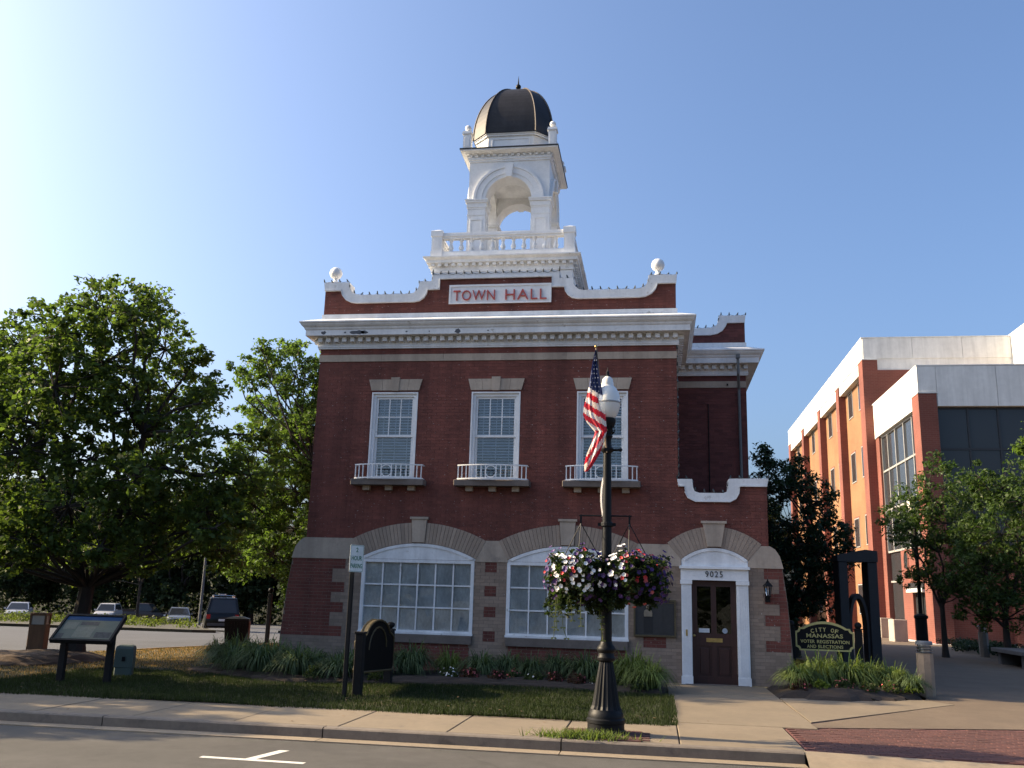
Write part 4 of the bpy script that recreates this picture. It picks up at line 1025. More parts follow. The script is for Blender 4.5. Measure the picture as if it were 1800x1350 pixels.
MAPLE = [(-12.99, -1.05, 7.98, 1.06), (-13.09, -2.4, 7.14, 0.79), (-11.78, -1.81, 7.69, 0.75), (-12.69, 1.25, 7.75, 1.05), (-15.92, 0.03, 7.56, 0.87), (-12.7, -1.36, 6.68, 1.26), (-13.1, -2.41, 5.89, 1.1), (-12.16, 1.12, 6.4, 1.1), (-11.0, -.4, 6.9, .55), (-10.6, -0.47, 6.2, 0.55), (-12.09, -0.96, 5.68, 1.2), (-16.3, 0.67, 6.32, 1.25), (-13.9, -2.08, 4.55, 1.2), (-12.6, -1.49, 4.42, 0.85), (-12.33, 0.95, 4.75, 1.4), (-9.9, -2.0, 4.94, 0.7), (-10.2, -0.41, 4.2, 0.75), (-12.35, -2.42, 3.28, 1.05), (-11.92, -0.73, 3.32, 1.25), (-10.98, 0.43, 3.3, 1.05), (-15.6, 0.33, 3.36, 1.1), (-9.2, -2.0, 2.9, 0.5), (-11.14, -1.16, 2.51, 0.65), (-15.16, 1.31, 2.55, 0.7), (-16.36, -1.21, 6.2, 1.4), (-16.96, -0.22, 4.69, 1.7), (-14.6, -.5, 5.4, 1.3), (-13.0, -2.7, 2.5, .75), (-9.9, -1.0, 3.3, .75), (-9.5, .1, 4.3, .7), (-9.4, .4, 5.3, .5), (-10.4, .9, 2.6, .7), (-9.9, -1.6, 6.0, .4), (-11.0, -2.4, 3.9, .7), (-15.2, -2.2, 5.6, .8), (-14.9, -.8, 8.1, .45), (-12.0, -.6, 8.5, .45), (-13.9, -.2, 8.6, .5), (-14.5, -2.3, 2.5, .85), (-11.7, -2.1, 2.45, .65), (-15.9, -1.6, 2.3, .8), (-12.2, .4, 2.35, .6), (-13.4, -2.2, 2.7, .8), (-12.4, 1.5, 2.9, .9), (-17.2, -.6, 2.9, 1.3), (-14.9, -1.4, 7.1, .8), (-9.6, -.8, 3.2, .6), (-14.0, .6, 6.6, .9), (-14.4, -1.8, 3.2, .9)]
make_tree('maple_tree', 'big round green maple on the lawn left of the town hall, behind the information panel', (-13.1, -.4, 0), MAPLE, LEAF1, 1.6, .21, .135, 48, .23, 36, (.05, .1), seed=3)
MAPLE2 = [(-11.0, 9.6, 8.3, .9), (-12.2, 9.8, 7.0, 1.1), (-10.6, 9.0, 5.6, .9), (-10.9, 9.4, 9.6, .35), (-11.3, 9.6, 9.0, .5), (-12.5, 9.2, 9.9, .3), (-10.4, 9.5, 6.4, 1.0), (-10.3, 10, 4.6, 1.1), (-10.8, 9, 3.2, 1.0), (-10.4, 10.5, 7.9, .75), (-12, 9, 4.9, 1.2), (-14.2, 9.5, 5.4, .9), (-14.4, 10, 3.6, 1.1), (-13.6, 8.8, 2.6, .9), (-11.6, 9.0, 1.7, .7), (-13.81, 8.73, 8.86, 0.6), (-13.34, 9.51, 9.0, 0.65), (-11.98, 8.31, 8.74, 0.7), (-11.38, 8.84, 8.9, 0.8), (-14.4, 11.0, 8.0, .8), (-12.95, 10.47, 7.8, 1.2), (-11.19, 9.23, 7.36, 1.17), (-13.12, 8.3, 6.22, 1.05), (-12.95, 11.44, 5.88, 1.4), (-11.11, 10.02, 5.31, 1.38), (-13.54, 9.59, 4.45, 1.2), (-12.62, 11.04, 3.8, 1.35), (-12.34, 8.59, 2.8, 0.84), (-14.55, 9.12, 9.17, 0.3), (-15.2, 11.29, 10.2, 0.3), (-14.9, 10.6, 9.3, .3), (-13.25, 8.21, 9.73, 0.32), (-13.3, 8.6, 9.4, .35), (-13.44, 10.08, 10.15, 0.36), (-13.4, 9.9, 9.6, .4), (-11.95, 8.29, 9.6, 0.36), (-12.6, 9.4, 9.8, .36)]
make_tree('maple_tree', 'lighter green upright maple rising beside the left edge of the town hall', (-11.3, 10.4, -.06), MAPLE2, LEAF2, 1.6, .17, .135, 58, .23, 38, seed=5)
EVER = [(3.92, 13.4, 6.7, 0.42), (3.9, 13.3, 7.1, .2), (3.99, 13.37, 5.87, 0.9), (3.43, 12.14, 4.74, 0.97), (4.69, 11.49, 5.54, 0.8), (5.25, 10.92, 4.99, 0.75), (4.52, 11.99, 4.17, 1.3), (5.37, 11.0, 3.54, 0.95), (3.54, 11.93, 3.01, 1.15), (4.92, 11.47, 2.47, 1.12), (4.18, 12.94, 1.72, 0.97), (6.0, 11.3, 4.1, 0.42), (5.3, 11.76, 1.76, 0.65), (3.0, 11.91, 3.93, 0.77), (4.49, 12.63, 6.28, 0.45), (4.86, 11.3, 6.25, 0.3), (5.8, 11.6, 3.0, .6), (4.0, 11.6, 1.2, .8)]
make_tree('evergreen_tree', 'dark dense evergreen tree standing behind the entrance bay of the town hall', (4.55, 12.2, -.02), EVER, LEAF3, 1.2, .14, .16, 46, .29, 44, up=.3, aspect=.42, seed=8)
RT1 = [(9.6, 16.2, 2.9, .8), (11.6, 15.4, 2.4, .9), (10.6, 15.0, 2.5, .7), (9.4, 15.86, 5.38, 0.9), (8.56, 15.04, 4.67, 0.6), (10.59, 15.63, 6.01, 1.0), (10.02, 14.73, 6.94, 0.42), (10.34, 15.13, 4.71, 1.2), (9.86, 17.16, 4.21, 0.87), (11.77, 16.35, 5.67, 1.2), (11.15, 15.42, 3.93, 1.3), (9.05, 14.72, 4.45, 0.7), (10.87, 17.08, 2.96, 0.9), (9.02, 16.02, 5.18, 0.53)]
make_tree('magnolia_tree', 'green spreading tree in front of the glass corner of the office block', (10.3, 16.0, -.02), RT1, LEAF4, 1.9, .10, .15, 32, .29, 38, up=.35, aspect=.48, seed=11)
RT2 = [(12.6, 13.4, 1.5, .9), (11.0, 14.6, 1.5, .7), (13.4, 13.6, 2.4, 1.2), (11.95, 13.86, 5.9, 1.0), (12.34, 13.04, 5.33, 1.25), (11.16, 13.63, 6.2, 0.6), (11.41, 12.73, 4.15, 1.42), (10.9, 13.13, 3.03, 1.1), (12.71, 15.16, 3.15, 1.41), (13.62, 14.35, 4.11, 1.78), (11.29, 13.42, 2.2, 0.9), (12.99, 12.72, 5.88, 1.15), (10.92, 15.08, 2.31, 0.61), (10.49, 14.02, 3.35, 0.75), (14.5, 13.2, 5.2, 1.3)]
make_tree('magnolia_tree', 'bushy dark green tree above the stone bench at the right edge', (11.7, 13.9, -.02), RT2, LEAF4, 1.4, .12, .15, 34, .29, 38, up=.35, aspect=.48, seed=12)
EDGE = [(9.85, 5.74, 6.12, 0.34), (9.75, 5.95, 5.9, 0.2), (10.3, 5.68, 6.2, 0.61), (10.9, 5.88, 5.9, 0.9), (11.6, 5.5, 6.6, 1.1), (11.5, 5.9, 4.9, 1.0)]
make_tree('shade_tree', 'leafy branch tip of a tree reaching in at the right edge of the view', (11.6, 5.8, -.02), EDGE, LEAF2, 3.4, .13, .15, 27, .30, 34, seed=13, forks=3)
zs_ = zlot(52) + .14
SAPL = [(-41.5, 52, 7.0, 1.7), (-43, 52.4, 5.8, 1.7), (-40.5, 51.5, 5.8, 1.7), (-44.6, 52.2, 4.4, 1.4), (-46.4, 52, 3.0, 1.2), (-42.2, 53, 4.4, 1.4), (-46.5, 52.5, 4.6, 1.2), (-45, 51.6, 6.0, 1.2), (-39.3, 52, 4.8, 1.1), (-48, 52, 3.6, 1.1), (-47.5, 52.4, 2.4, .9)]
make_tree('island_tree', 'light olive green young tree on the car park island behind the parked pickup', (-42.1, 52, zs_), SAPL, LEAF5, 3.0, .13, .30, 13, .55, 34, seed=14)
SHT = [(-25.4, 31.6, 2.6, .65), (-24.5, 31.6, 2.2, .8), (-26.3, 31.6, 2.1, .55), (-25.0, 31.8, 1.4, .7), (-24.1, 31.6, 1.0, .55), (-24.9, 31.4, 1.7, .5)]
SHT = [(x + 5.9, y + 4.6, z + .1, r) for x, y, z, r in SHT]
make_tree('small_tree', 'small bright green tree beside the black van in the car park', (-18.9, 36.3, zlot(36) + .14), SHT, LEAF2, 1.1, .07, .20, 20, .36, 30, seed=15, forks=3)
GLD = [(-16.9, 37.6, 1.2, .8), (-16.3, 37.8, 1.9, .8), (-16.0, 37.4, .6, .8), (-17.2, 37.7, .3, .6), (-15.4, 37.5, 1.3, .7)]
make_tree('yellow_shrub', 'yellow ornamental shrub between the small bright tree and the hall', (-16.4, 37.6, zlot(37.6) + .14), GLD, LEAFY, .4, .05, .20, 22, .32, 26, seed=16, cat='shrub', forks=3)
# street trees beyond the left edge of the view, whose shade dapples pavement and lawn
def tree_copy(src, loc, rz, label, sc=1.0, group=None):
    return dup(src, loc, rz, label, sc, group)
mp = bpy.data.objects['maple_tree']
tree_copy(mp, (-20.2, -5.7, 0), 2.0, 'street maple further left along the pavement', .9)
tree_copy(mp, (-26.5, -3.4, 0), 4.0, 'street maple across the side street', .72)
# trees beyond the car park
def bgtree(seed, n):
    random.seed(seed); out = []
    for k in range(n):
        a = random.uniform(0, 2 * PI); h = random.uniform(3, 12.5); r = (1 - abs(h - 7) / 8.0) * 4.2 * random.uniform(.4, 1); out.append((r * math.cos(a), r * math.sin(a), h, random.uniform(1.4, 2.3)))
    return out
P1 = make_tree('background_tree', 'tall dark tree beyond the car park', (-64, 92, zlot(92)), [(x - 64, y + 92, z + zlot(92), r) for x, y, z, r in bgtree(1, 17)], LEAF6, 2.5, .28, .5, 10, .95, 34, seed=21, group='trees beyond the car park')
P2 = make_tree('background_tree', 'tall dark tree beyond the car park', (-78, 88, zlot(88)), [(x - 78, y + 88, z + zlot(88), r) for x, y, z, r in bgtree(2, 19)], LEAF6, 2.5, .28, .5, 10, .95, 34, seed=22, group='trees beyond the car park')
random.seed(5)
for i, (x, y, s) in enumerate(((-92, 84, 1.25), (-50, 92, 1.2), (-38, 94, 1.25), (-104, 78, 1.3), (-86, 100, 1.45), (-71, 103, 1.45), (-56, 104, 1.4), (-44, 106, 1.35), (-32, 102, 1.35), (-26, 92, 1.2), (-84, 62, 1.1), (-74, 56, .95), (-20, 108, 1.4), (-68, 84, 1.15), (-57, 86, 1.1), (-33, 70, .95))):
    tree_copy(P1 if i % 2 else P2, (x, y, zlot(y)), random.uniform(0, 6), None, s)
g = MB(); hx = [(-260, 118), (-150, 112), (-100, 118), (-60, 128), (-20, 134), (8, 138)]
for (p, q) in zip(hx[:-1], hx[1:]): g.add([(p[0], p[1], -4.3), (q[0], q[1], -4.3), (q[0], q[1] + 14, 6.5), (p[0], p[1] + 14, 6.5), (q[0], q[1] + 90, 8), (p[0], p[1] + 90, 8)], [(0, 1, 2, 3), (3, 2, 4, 5)])
struct('backdrop_bank', g, EARTH)  # made-up dark bank, added to block bright sky showing between the far trees
RNG = np.random.default_rng(61); cc = []
while len(cc) < 260:
    x, y = RNG.uniform(-52, -23), RNG.uniform(24, 62)
    if inside(x, y, [(-45, 23), (-29.5, 25), (-23.6, 25.2), (-24.2, 27.5), (-40, 57), (-58, 64)]): cc.append((x, y, zlot(y) + .2 + .25 * RNG.random()))
o = link('ground_cover', np_mesh('ground_cover', leaves(np.array(cc), np.full(len(cc), .5), 40, .16), 4, LEAF5)); o['kind'] = 'stuff'
# thicket under them reads as one mass
random.seed(9); RNG = np.random.default_rng(9)
cc = []
for k in range(1500):
    t = random.random(); x = -150 + t * 142; y = 80 + 38 * t + random.uniform(-3, 14); cc.append((x, y, zlot(y) + random.uniform(.1, 10.5) * random.uniform(.75, 1)))
me = np_mesh('woods', leaves(np.array(cc), np.full(len(cc), 1.8), 34, .62), 4, LEAF6); o = link('woods', me); o['kind'] = 'stuff'
for (x, y, s) in ((27, 60, .9), (8.5, 62, .8), (5.0, 76, .9), (2.0, 66, .85), (10.5, 84, 1)):
    tree_copy(P1, (x, y, -.1), x, 'dark tree behind the evergreen, beside the far end of the office', s) if x < 12 else None

# ================================================================== LAWN GRASS AND BORDER PLANTS
def grass_mesh(name, n, region, hmin, hmax, m, w=.006):
    P = []
    while len(P) < n:
        k = RNG.random((n * 2, 2)); xs_ = region[0] + k[:, 0] * (region[1] - region[0]); ys_ = region[2] + k[:, 1] * (region[3] - region[2])
        for x, y in zip(xs_, ys_):
            if region[4](x, y): P.append((x, y, zlawn(x, y)))
            if len(P) >= n: break
    P = np.array(P); N = len(P); a = RNG.random(N) * 2 * PI; h = hmin + (hmax - hmin) * RNG.random(N); ln = .5 * h * RNG.random(N); b = RNG.random(N) * 2 * PI
    dx = np.stack([np.cos(a) * w, np.sin(a) * w, 0 * a], 1); tip = P + np.stack([ln * np.cos(b), ln * np.sin(b), h], 1); base = P - np.array([0, 0, .012])
    return np_mesh(name, np.stack([base - dx, base + dx, tip], 1), 3, m)
def on_lawn(x, y): return inside(x, y, LAWNP)
def dry(x, y): return (y > -2.6 + .9 * math.sin(x * 1.7) and x < -8.8) or (x < -11.3 and y > -5.2 + .5 * math.sin(x * 3))
RNG = np.random.default_rng(4)
o = link('grass', grass_mesh('grass', 85000, (-11.5, .2, -6.9, -2.3, lambda x, y: on_lawn(x, y) and (not dry(x, y) or RNG.random() < .2)), .03, .065, GRASS)); o['kind'] = 'stuff'
o = link('grass', grass_mesh('grass', 16000, (-15.3, -8.9, -6.9, 8, lambda x, y: on_lawn(x, y)), .03, .06, GRASS)); o['kind'] = 'stuff'
o = link('dry_grass', grass_mesh('dry_grass', 30000, (-15.3, -8.9, -6.9, 8, lambda x, y: on_lawn(x, y) and dry(x, y)), .02, .05, GRASSD)); o['kind'] = 'stuff'
# ragged turf edge along pavement and walk
def edge_reg(x, y): return (-7.0 < y < -6.80 and x < .18) or (.10 < x < .30 and -6.8 < y < -2.9)
o = link('grass', grass_mesh('grass', 6500, (-15, .3, -7.0, -2.9, edge_reg), .03, .075, GRASS)); o['kind'] = 'stuff'

def clump_mesh(seed, n, L, H, m, w=.0085):
    """arching strap leaves springing from a broad crown and drooping at the tips"""
    r = np.random.default_rng(seed); V = []
    for k in range(n):
        a = r.random() * 2 * PI; q = r.random() ** .7; l = L * (.25 + .75 * q) * (.75 + .5 * r.random()); h = H * (1.05 - .45 * q) * (.75 + .5 * r.random()); a2 = a + r.normal() * .35
        b0 = np.array([np.cos(a2), np.sin(a2), 0]) * .17 * np.sqrt(r.random()); d = np.array([np.cos(a), np.sin(a), 0.]); s = np.array([-np.sin(a), np.cos(a), 0.])
        dr = .9 + 1.1 * q
        pts = [b0 + d * l * (t ** 1.35) + np.array([0, 0, h * ((1.6 + 1.5 * q) * t - (.6 + 2.6 * q) * t * t)]) for t in (0, .3, .58, .82, 1.0)]
        ws = [w, w * 1.15, w, w * .65, .001]
        for i in range(4):
            V.append([pts[i] - s * ws[i], pts[i] + s * ws[i], pts[i + 1] + s * ws[i + 1], pts[i + 1] - s * ws[i + 1]])
    me = np_mesh('strap_leaves', np.array(V), 4, m); return me
CL = [clump_mesh(1, 300, .52, .50, BLADE), clump_mesh(2, 260, .48, .47, BLADE), clump_mesh(3, 340, .56, .54, BLADE), clump_mesh(4, 340, .52, .54, BLADEY), clump_mesh(5, 190, .40, .52, BLADEY)]
def zbed(x, y): return .07
def plant(x, y, k, s, label, name='border_grass', cat='ornamental grass', z=.07):
    o = link(name, CL[k], None, (x, y, z), random.uniform(0, 6)); o.scale = (s, s, s * random.uniform(.92, 1.06)); tag(o, label, cat, 'strap-leaved border plants'); return o
random.seed(33)
LEFTP = [(-9.5, -.55, 2, 1.05, 'pale strappy plant at the far left end of the border by the litter bin'),
 (-9.35, .7, 0, 1.1, 'strappy plant round the left corner of the hall base'), (-8.9, -1.1, 2, 1.2, 'large strappy clump left of the hall corner, on bare mulch'), (-8.55, -1.95, 1, 1.15, 'second front strappy clump from the left end of the border'),
 (-7.95, -1.2, 0, 1.2, 'strappy clump against the left corner of the hall'), (-7.75, -2.35, 2, 1.2, 'dark full clump at the front of the border below the left quoins'), (-7.1, -1.3, 1, 1.1, 'strappy clump under the red quoin blocks at the left'),
 (-6.9, -2.6, 2, 1.15, 'front clump left of the dark wooden sign'), (-6.2, -1.6, 0, 1.1, 'strappy clump behind the parking sign post'), (-6.0, -2.7, 1, 1.1, 'front clump just left of the parking sign post'),
 (-5.45, -1.9, 2, 1.05, 'clump half hidden behind the dark wooden sign'), (-4.92, -1.5, 2, 1.2, 'grey green clump right of the dark wooden sign'), (-4.3, -.75, 4, 1.0, 'yellowish narrow clump under the left wide window'),
 (-3.6, -.85, 0, 1.1, 'clump at the foot of the stone pier between the wide windows'), (-3.05, -.65, 1, 1.05, 'clump right of the pier between the wide windows'), (-2.55, -.85, 0, 1.0, 'clump under the left panes of the right wide window'),
 (-2.0, -.75, 2, 1.0, 'dark clump under the middle of the right wide window'), (-1.4, -1.0, 2, 1.1, 'dark clump left of the street lamp pole'), (-.95, -.9, 1, 1.15, 'clump seen right behind the street lamp pole'), (-.45, -1.5, 3, 1.25, 'big bright clump at the right end of the border, under the plaque'),
 (-.15, -2.15, 3, 1.05, 'bright clump at the corner of the lawn and the door path')]
for q in LEFTP: plant(*q)
RIGHTP = [(2.75, -1.2, 3, 1.0, 'bright clump left of the left gold sign post'), (3.2, -.75, 3, 1.15, 'bright clump below the first letters of the gold sign'), (3.75, -.6, 3, 1.2, 'bright clump below the middle of the gold sign'), (4.15, -.5, 3, 1.1, 'bright clump below the right end of the gold sign'),
 (4.6, -.55, 3, .95, 'bright clump right of the right gold sign post'), (4.85, -.95, 1, .8, 'bright clump at the foot of the tan bollard'), (3.4, .2, 0, 1.0, 'darker clump between the posts of the gold sign'), (4.4, .35, 0, 1.0, 'darker clump behind the right gold sign post')]
for q in RIGHTP: plant(*q, z=.13)
# low bedding plants: mound of small leaves > blossoms
PINK = mat('pink_petal', (.50, .10, .10), .6, .2, 20, island=.3); PWHITE = mat('white_petal', (.78, .76, .72), .6, .05, 20); REDP = mat('red_petal', (.50, .03, .03), .6, .15, 20, island=.25)
PURP = mat('purple_petal', (.050, .014, .10), .6, .2, 20, island=.35); BRON = leafmat('bedding_leaf', (.065, .085, .038)); BRONR = leafmat('bronze_bedding_leaf', (.07, .04, .03))
def blossoms(pts, r, m, nrm=None, name='blossom'):
    V = []; F = []
    for i, p in enumerate(pts):
        p = Vector(p); n = Vector(nrm[i]) if nrm is not None else Vector((random.uniform(-1, 1), random.uniform(-1.6, .2), random.uniform(.1, 1)))
        n.normalize(); u = n.orthogonal().normalized(); w = n.cross(u); rr = r * random.uniform(.75, 1.2); o_ = len(V); V.append(tuple(p - n * rr * .25)); ph = random.random() * 6
        for k in range(10):
            a = ph + 2 * PI * k / 10; q = rr * (1.0 if k % 2 == 0 else .80); V.append(tuple(p + (u * math.cos(a) + w * math.sin(a)) * q + n * rr * .15))
        for k in range(10): F.append((o_, o_ + 1 + k, o_ + 1 + (k + 1) % 10))
    me = bpy.data.meshes.new(name); me.from_pydata(V, [], F); me.materials.append(m); me.update(); return me
def bedding(x, y, r, leafm, petal, nf, label, z=.07):
    global RNG
    root = thing('bedding_plant', label, 'flowering plant', (x, y, z), 0, 'low bedding plants')
    k = int(60 * r / .2); d = RNG.normal(size=(k, 3)); d[:, 2] = np.abs(d[:, 2]); d /= np.linalg.norm(d, axis=1, keepdims=True)
    c = d * np.array([r, r, r * .95]) * (.55 + .45 * RNG.random((k, 1)))
    o = link('foliage', np_mesh('foliage', leaves(c, np.full(k, .05), 9, .05, .4), 4, leafm), root)
    if nf:
        i = RNG.choice(k, nf, replace=False); stuffpart(link('blossom', blossoms([tuple(c[j] * 1.06 + np.array([0, 0, .02])) for j in i], .019, petal, [tuple(d[j] + np.array([0, -.4, .2])) for j in i]), root))
random.seed(40); RNG = np.random.default_rng(40)
for q in ((-4.05, -1.75, .2, BRON, PWHITE, 34, 'white flowered bedding plant under the left wide window'), (-3.65, -1.75, .2, BRONR, PINK, 32, 'deep pink bedding plant left of the window pier'), (-3.1, -1.8, .19, BRONR, PINK, 22, 'pink bedding plant in front of the window pier'),
 (-2.85, -1.35, .19, BRON, PINK, 26, 'rose flowered bedding plant just right of the window pier'), (-2.35, -1.75, .2, BRON, PWHITE, 5, 'mostly leafy bedding plant under the right wide window'), (-1.95, -1.75, .2, BRONR, PINK, 20, 'dusky pink bedding plant under the right wide window'),
 (-1.5, -1.9, .2, BRONR, PINK, 12, 'bronze leaved bedding plant left of the street lamp'), (-1.1, -1.9, .17, BRON, PWHITE, 6, 'small green bedding plant behind the street lamp base'), (-.75, -2.0, .17, BRON, None, 0, 'low green tuft right behind the street lamp base'), (-.3, -2.55, .2, BRON, None, 0, 'low leafy mound at the right end of the border'),
 (-5.2, -2.85, .2, BRON, None, 0, 'low leafy plant under the dark wooden sign'), (-6.4, -3.05, .22, BRON, None, 0, 'low leafy plant in front of the border left of the parking sign')): bedding(*q)
for q in ((2.7, -1.65, .2, BRONR, PINK, 8, 'dull bronze bedding plant at the left end of the gold sign bed'), (3.05, -1.6, .19, leafmat('lime_leaf', (.10, .14, .03)), None, 0, 'lime green mound in the gold sign bed'), (3.5, -1.5, .22, BRON, PINK, 44, 'bright coral flowered plant in the middle of the gold sign bed'),
 (3.95, -1.45, .2, BRON, PINK, 10, 'sparsely flowered plant right of the coral one'), (4.4, -1.25, .2, BRON, PINK, 18, 'coral flecked plant near the right end of the gold sign bed'), (4.85, -1.1, .19, MATS['lime_leaf'], PINK, 5, 'lime green plant by the tan bollard')): bedding(*q, z=.12)
# leaf litter
V = []
for k in range(160):
    x = random.uniform(-12, 3); y = random.uniform(-8.4, -2.6)
    if x > .2 and random.random() < .6: continue
    a = random.random() * 6; s = random.uniform(.012, .028); z = (.07 if on_lawn(x, y) else .006); u = (math.cos(a) * s, math.sin(a) * s); w = (-math.sin(a) * s * .6, math.cos(a) * s * .6)
    V.append([(x - u[0], y - u[1], z), (x - w[0], y - w[1], z + .004), (x + u[0], y + u[1], z + .006), (x + w[0], y + w[1], z + .003)])
o = link('leaf_litter', np_mesh('leaf_litter', np.array(V), 4, mat('dead_leaf', (.16, .10, .045), .8, .3, 9, island=.4))); o['kind'] = 'stuff'

# ================================================================== STREET FURNITURE
# ---- street lamp with flag and flower baskets
LX, LY = -.64, -8.02
lamp = thing('street_lamp', 'tall black cast iron street lamp with white acorn globe beside the kerb', 'street lamp', (LX, LY, 0))
MB().lathe([(.25, .0), (.25, .05), (.235, .06), (.235, .13), (.245, .14), (.245, .18), (.225, .20), (.225, .25), (.21, .27), (.20, .30)], seg=28).build('lamp_base', BLACK, lamp, True)
fl = MB(); prof = []
for i in range(15):
    t = i / 14; prof.append((.20 - .115 * t ** .62 + .012 * math.sin(t * PI), .30 + .58 * t))
fl.lathe(prof, seg=36, flute=.10); fl.build('fluted_base', BLACK, lamp)
MB().lathe([(.088, .88), (.115, .90), (.12, .93), (.105, .95), (.10, .99), (.12, 1.01), (.125, 1.04), (.11, 1.07), (.085, 1.10), (.075, 1.13)], seg=24).build('lamp_collar', BLACK, lamp, True)
sh = MB(); sh.lathe([(.072, 1.12), (.066, 2.0), (.058, 3.3), (.052, 3.62)], seg=20); sh.build('pole', BLACK, lamp, True)
cap_ = MB(); cap_.lathe([(.052, 3.60), (.085, 3.63), (.09, 3.66), (.065, 3.69), (.055, 3.74), (.055, 3.80), (.075, 3.83), (.06, 3.87), (.065, 3.93), (.10, 3.99), (.115, 4.03), (.115, 4.075), (.09, 4.09)], seg=20)
for k in range(8):
    a = k * PI / 4; cap_.tube([(.06 * math.cos(a), .06 * math.sin(a), 3.86), (.10 * math.cos(a), .10 * math.sin(a), 3.9), (.085 * math.cos(a), .085 * math.sin(a), 3.98)], .010, 5)
cap_.tube([(0, 0, 3.64), (.17, -.02, 3.645)], .018, 6); cap_.ball((.18, -.02, 3.645), .026, 8, 6); cap_.build('lamp_fitter', BLACK, lamp, True)
GLOBE = bpy.data.materials.new('globe_polycarbonate'); GLOBE.use_nodes = True; _p = GLOBE.node_tree.nodes['Principled BSDF']
_p.inputs['Base Color'].default_value = (.80, .78, .72, 1); _p.inputs['Roughness'].default_value = .22; _p.inputs['Subsurface Weight'].default_value = .35; _p.inputs['Subsurface Radius'].default_value = (.1, .09, .07)
MB().lathe([(.095, 4.085), (.125, 4.12), (.155, 4.18), (.172, 4.25), (.178, 4.285)], seg=28).build('globe_bowl', GLOBE, lamp, True)
MB().lathe([(.180, 4.285), (.183, 4.29), (.183, 4.305), (.180, 4.31)], seg=28).build('globe_band', mat('globe_band', (.30, .29, .27), .4), lamp, True)
MB().lathe([(.178, 4.31), (.172, 4.37), (.155, 4.44), (.125, 4.50), (.095, 4.53), (.082, 4.55), (.085, 4.575), (.075, 4.60), (.072, 4.63), (.05, 4.66), (.02, 4.68)], seg=28).build('globe_dome', GLOBE, lamp, True)
MB().lathe([(.03, 4.675), (.035, 4.69), (.018, 4.71), (.022, 4.735), (.012, 4.75), (.002, 4.80)], seg=12).build('lamp_finial', BLACK, lamp, True)
MB().tube([(-.37, 0, 2.755), (.33, 0, 2.755)], .012, 6).build('basket_arm', BLACK, lamp)
cl_ = MB(); cl_.lathe([(.076, 2.61), (.082, 2.62), (.082, 2.66), (.076, 2.67)], seg=16); cl_.box(-.12, .12, -.02, .02, 2.62, 2.66); cl_.tube([(-.05, 0, 2.755), (-.05, 0, 2.66)], .01, 5); cl_.build('arm_clamp', BLACK, lamp)
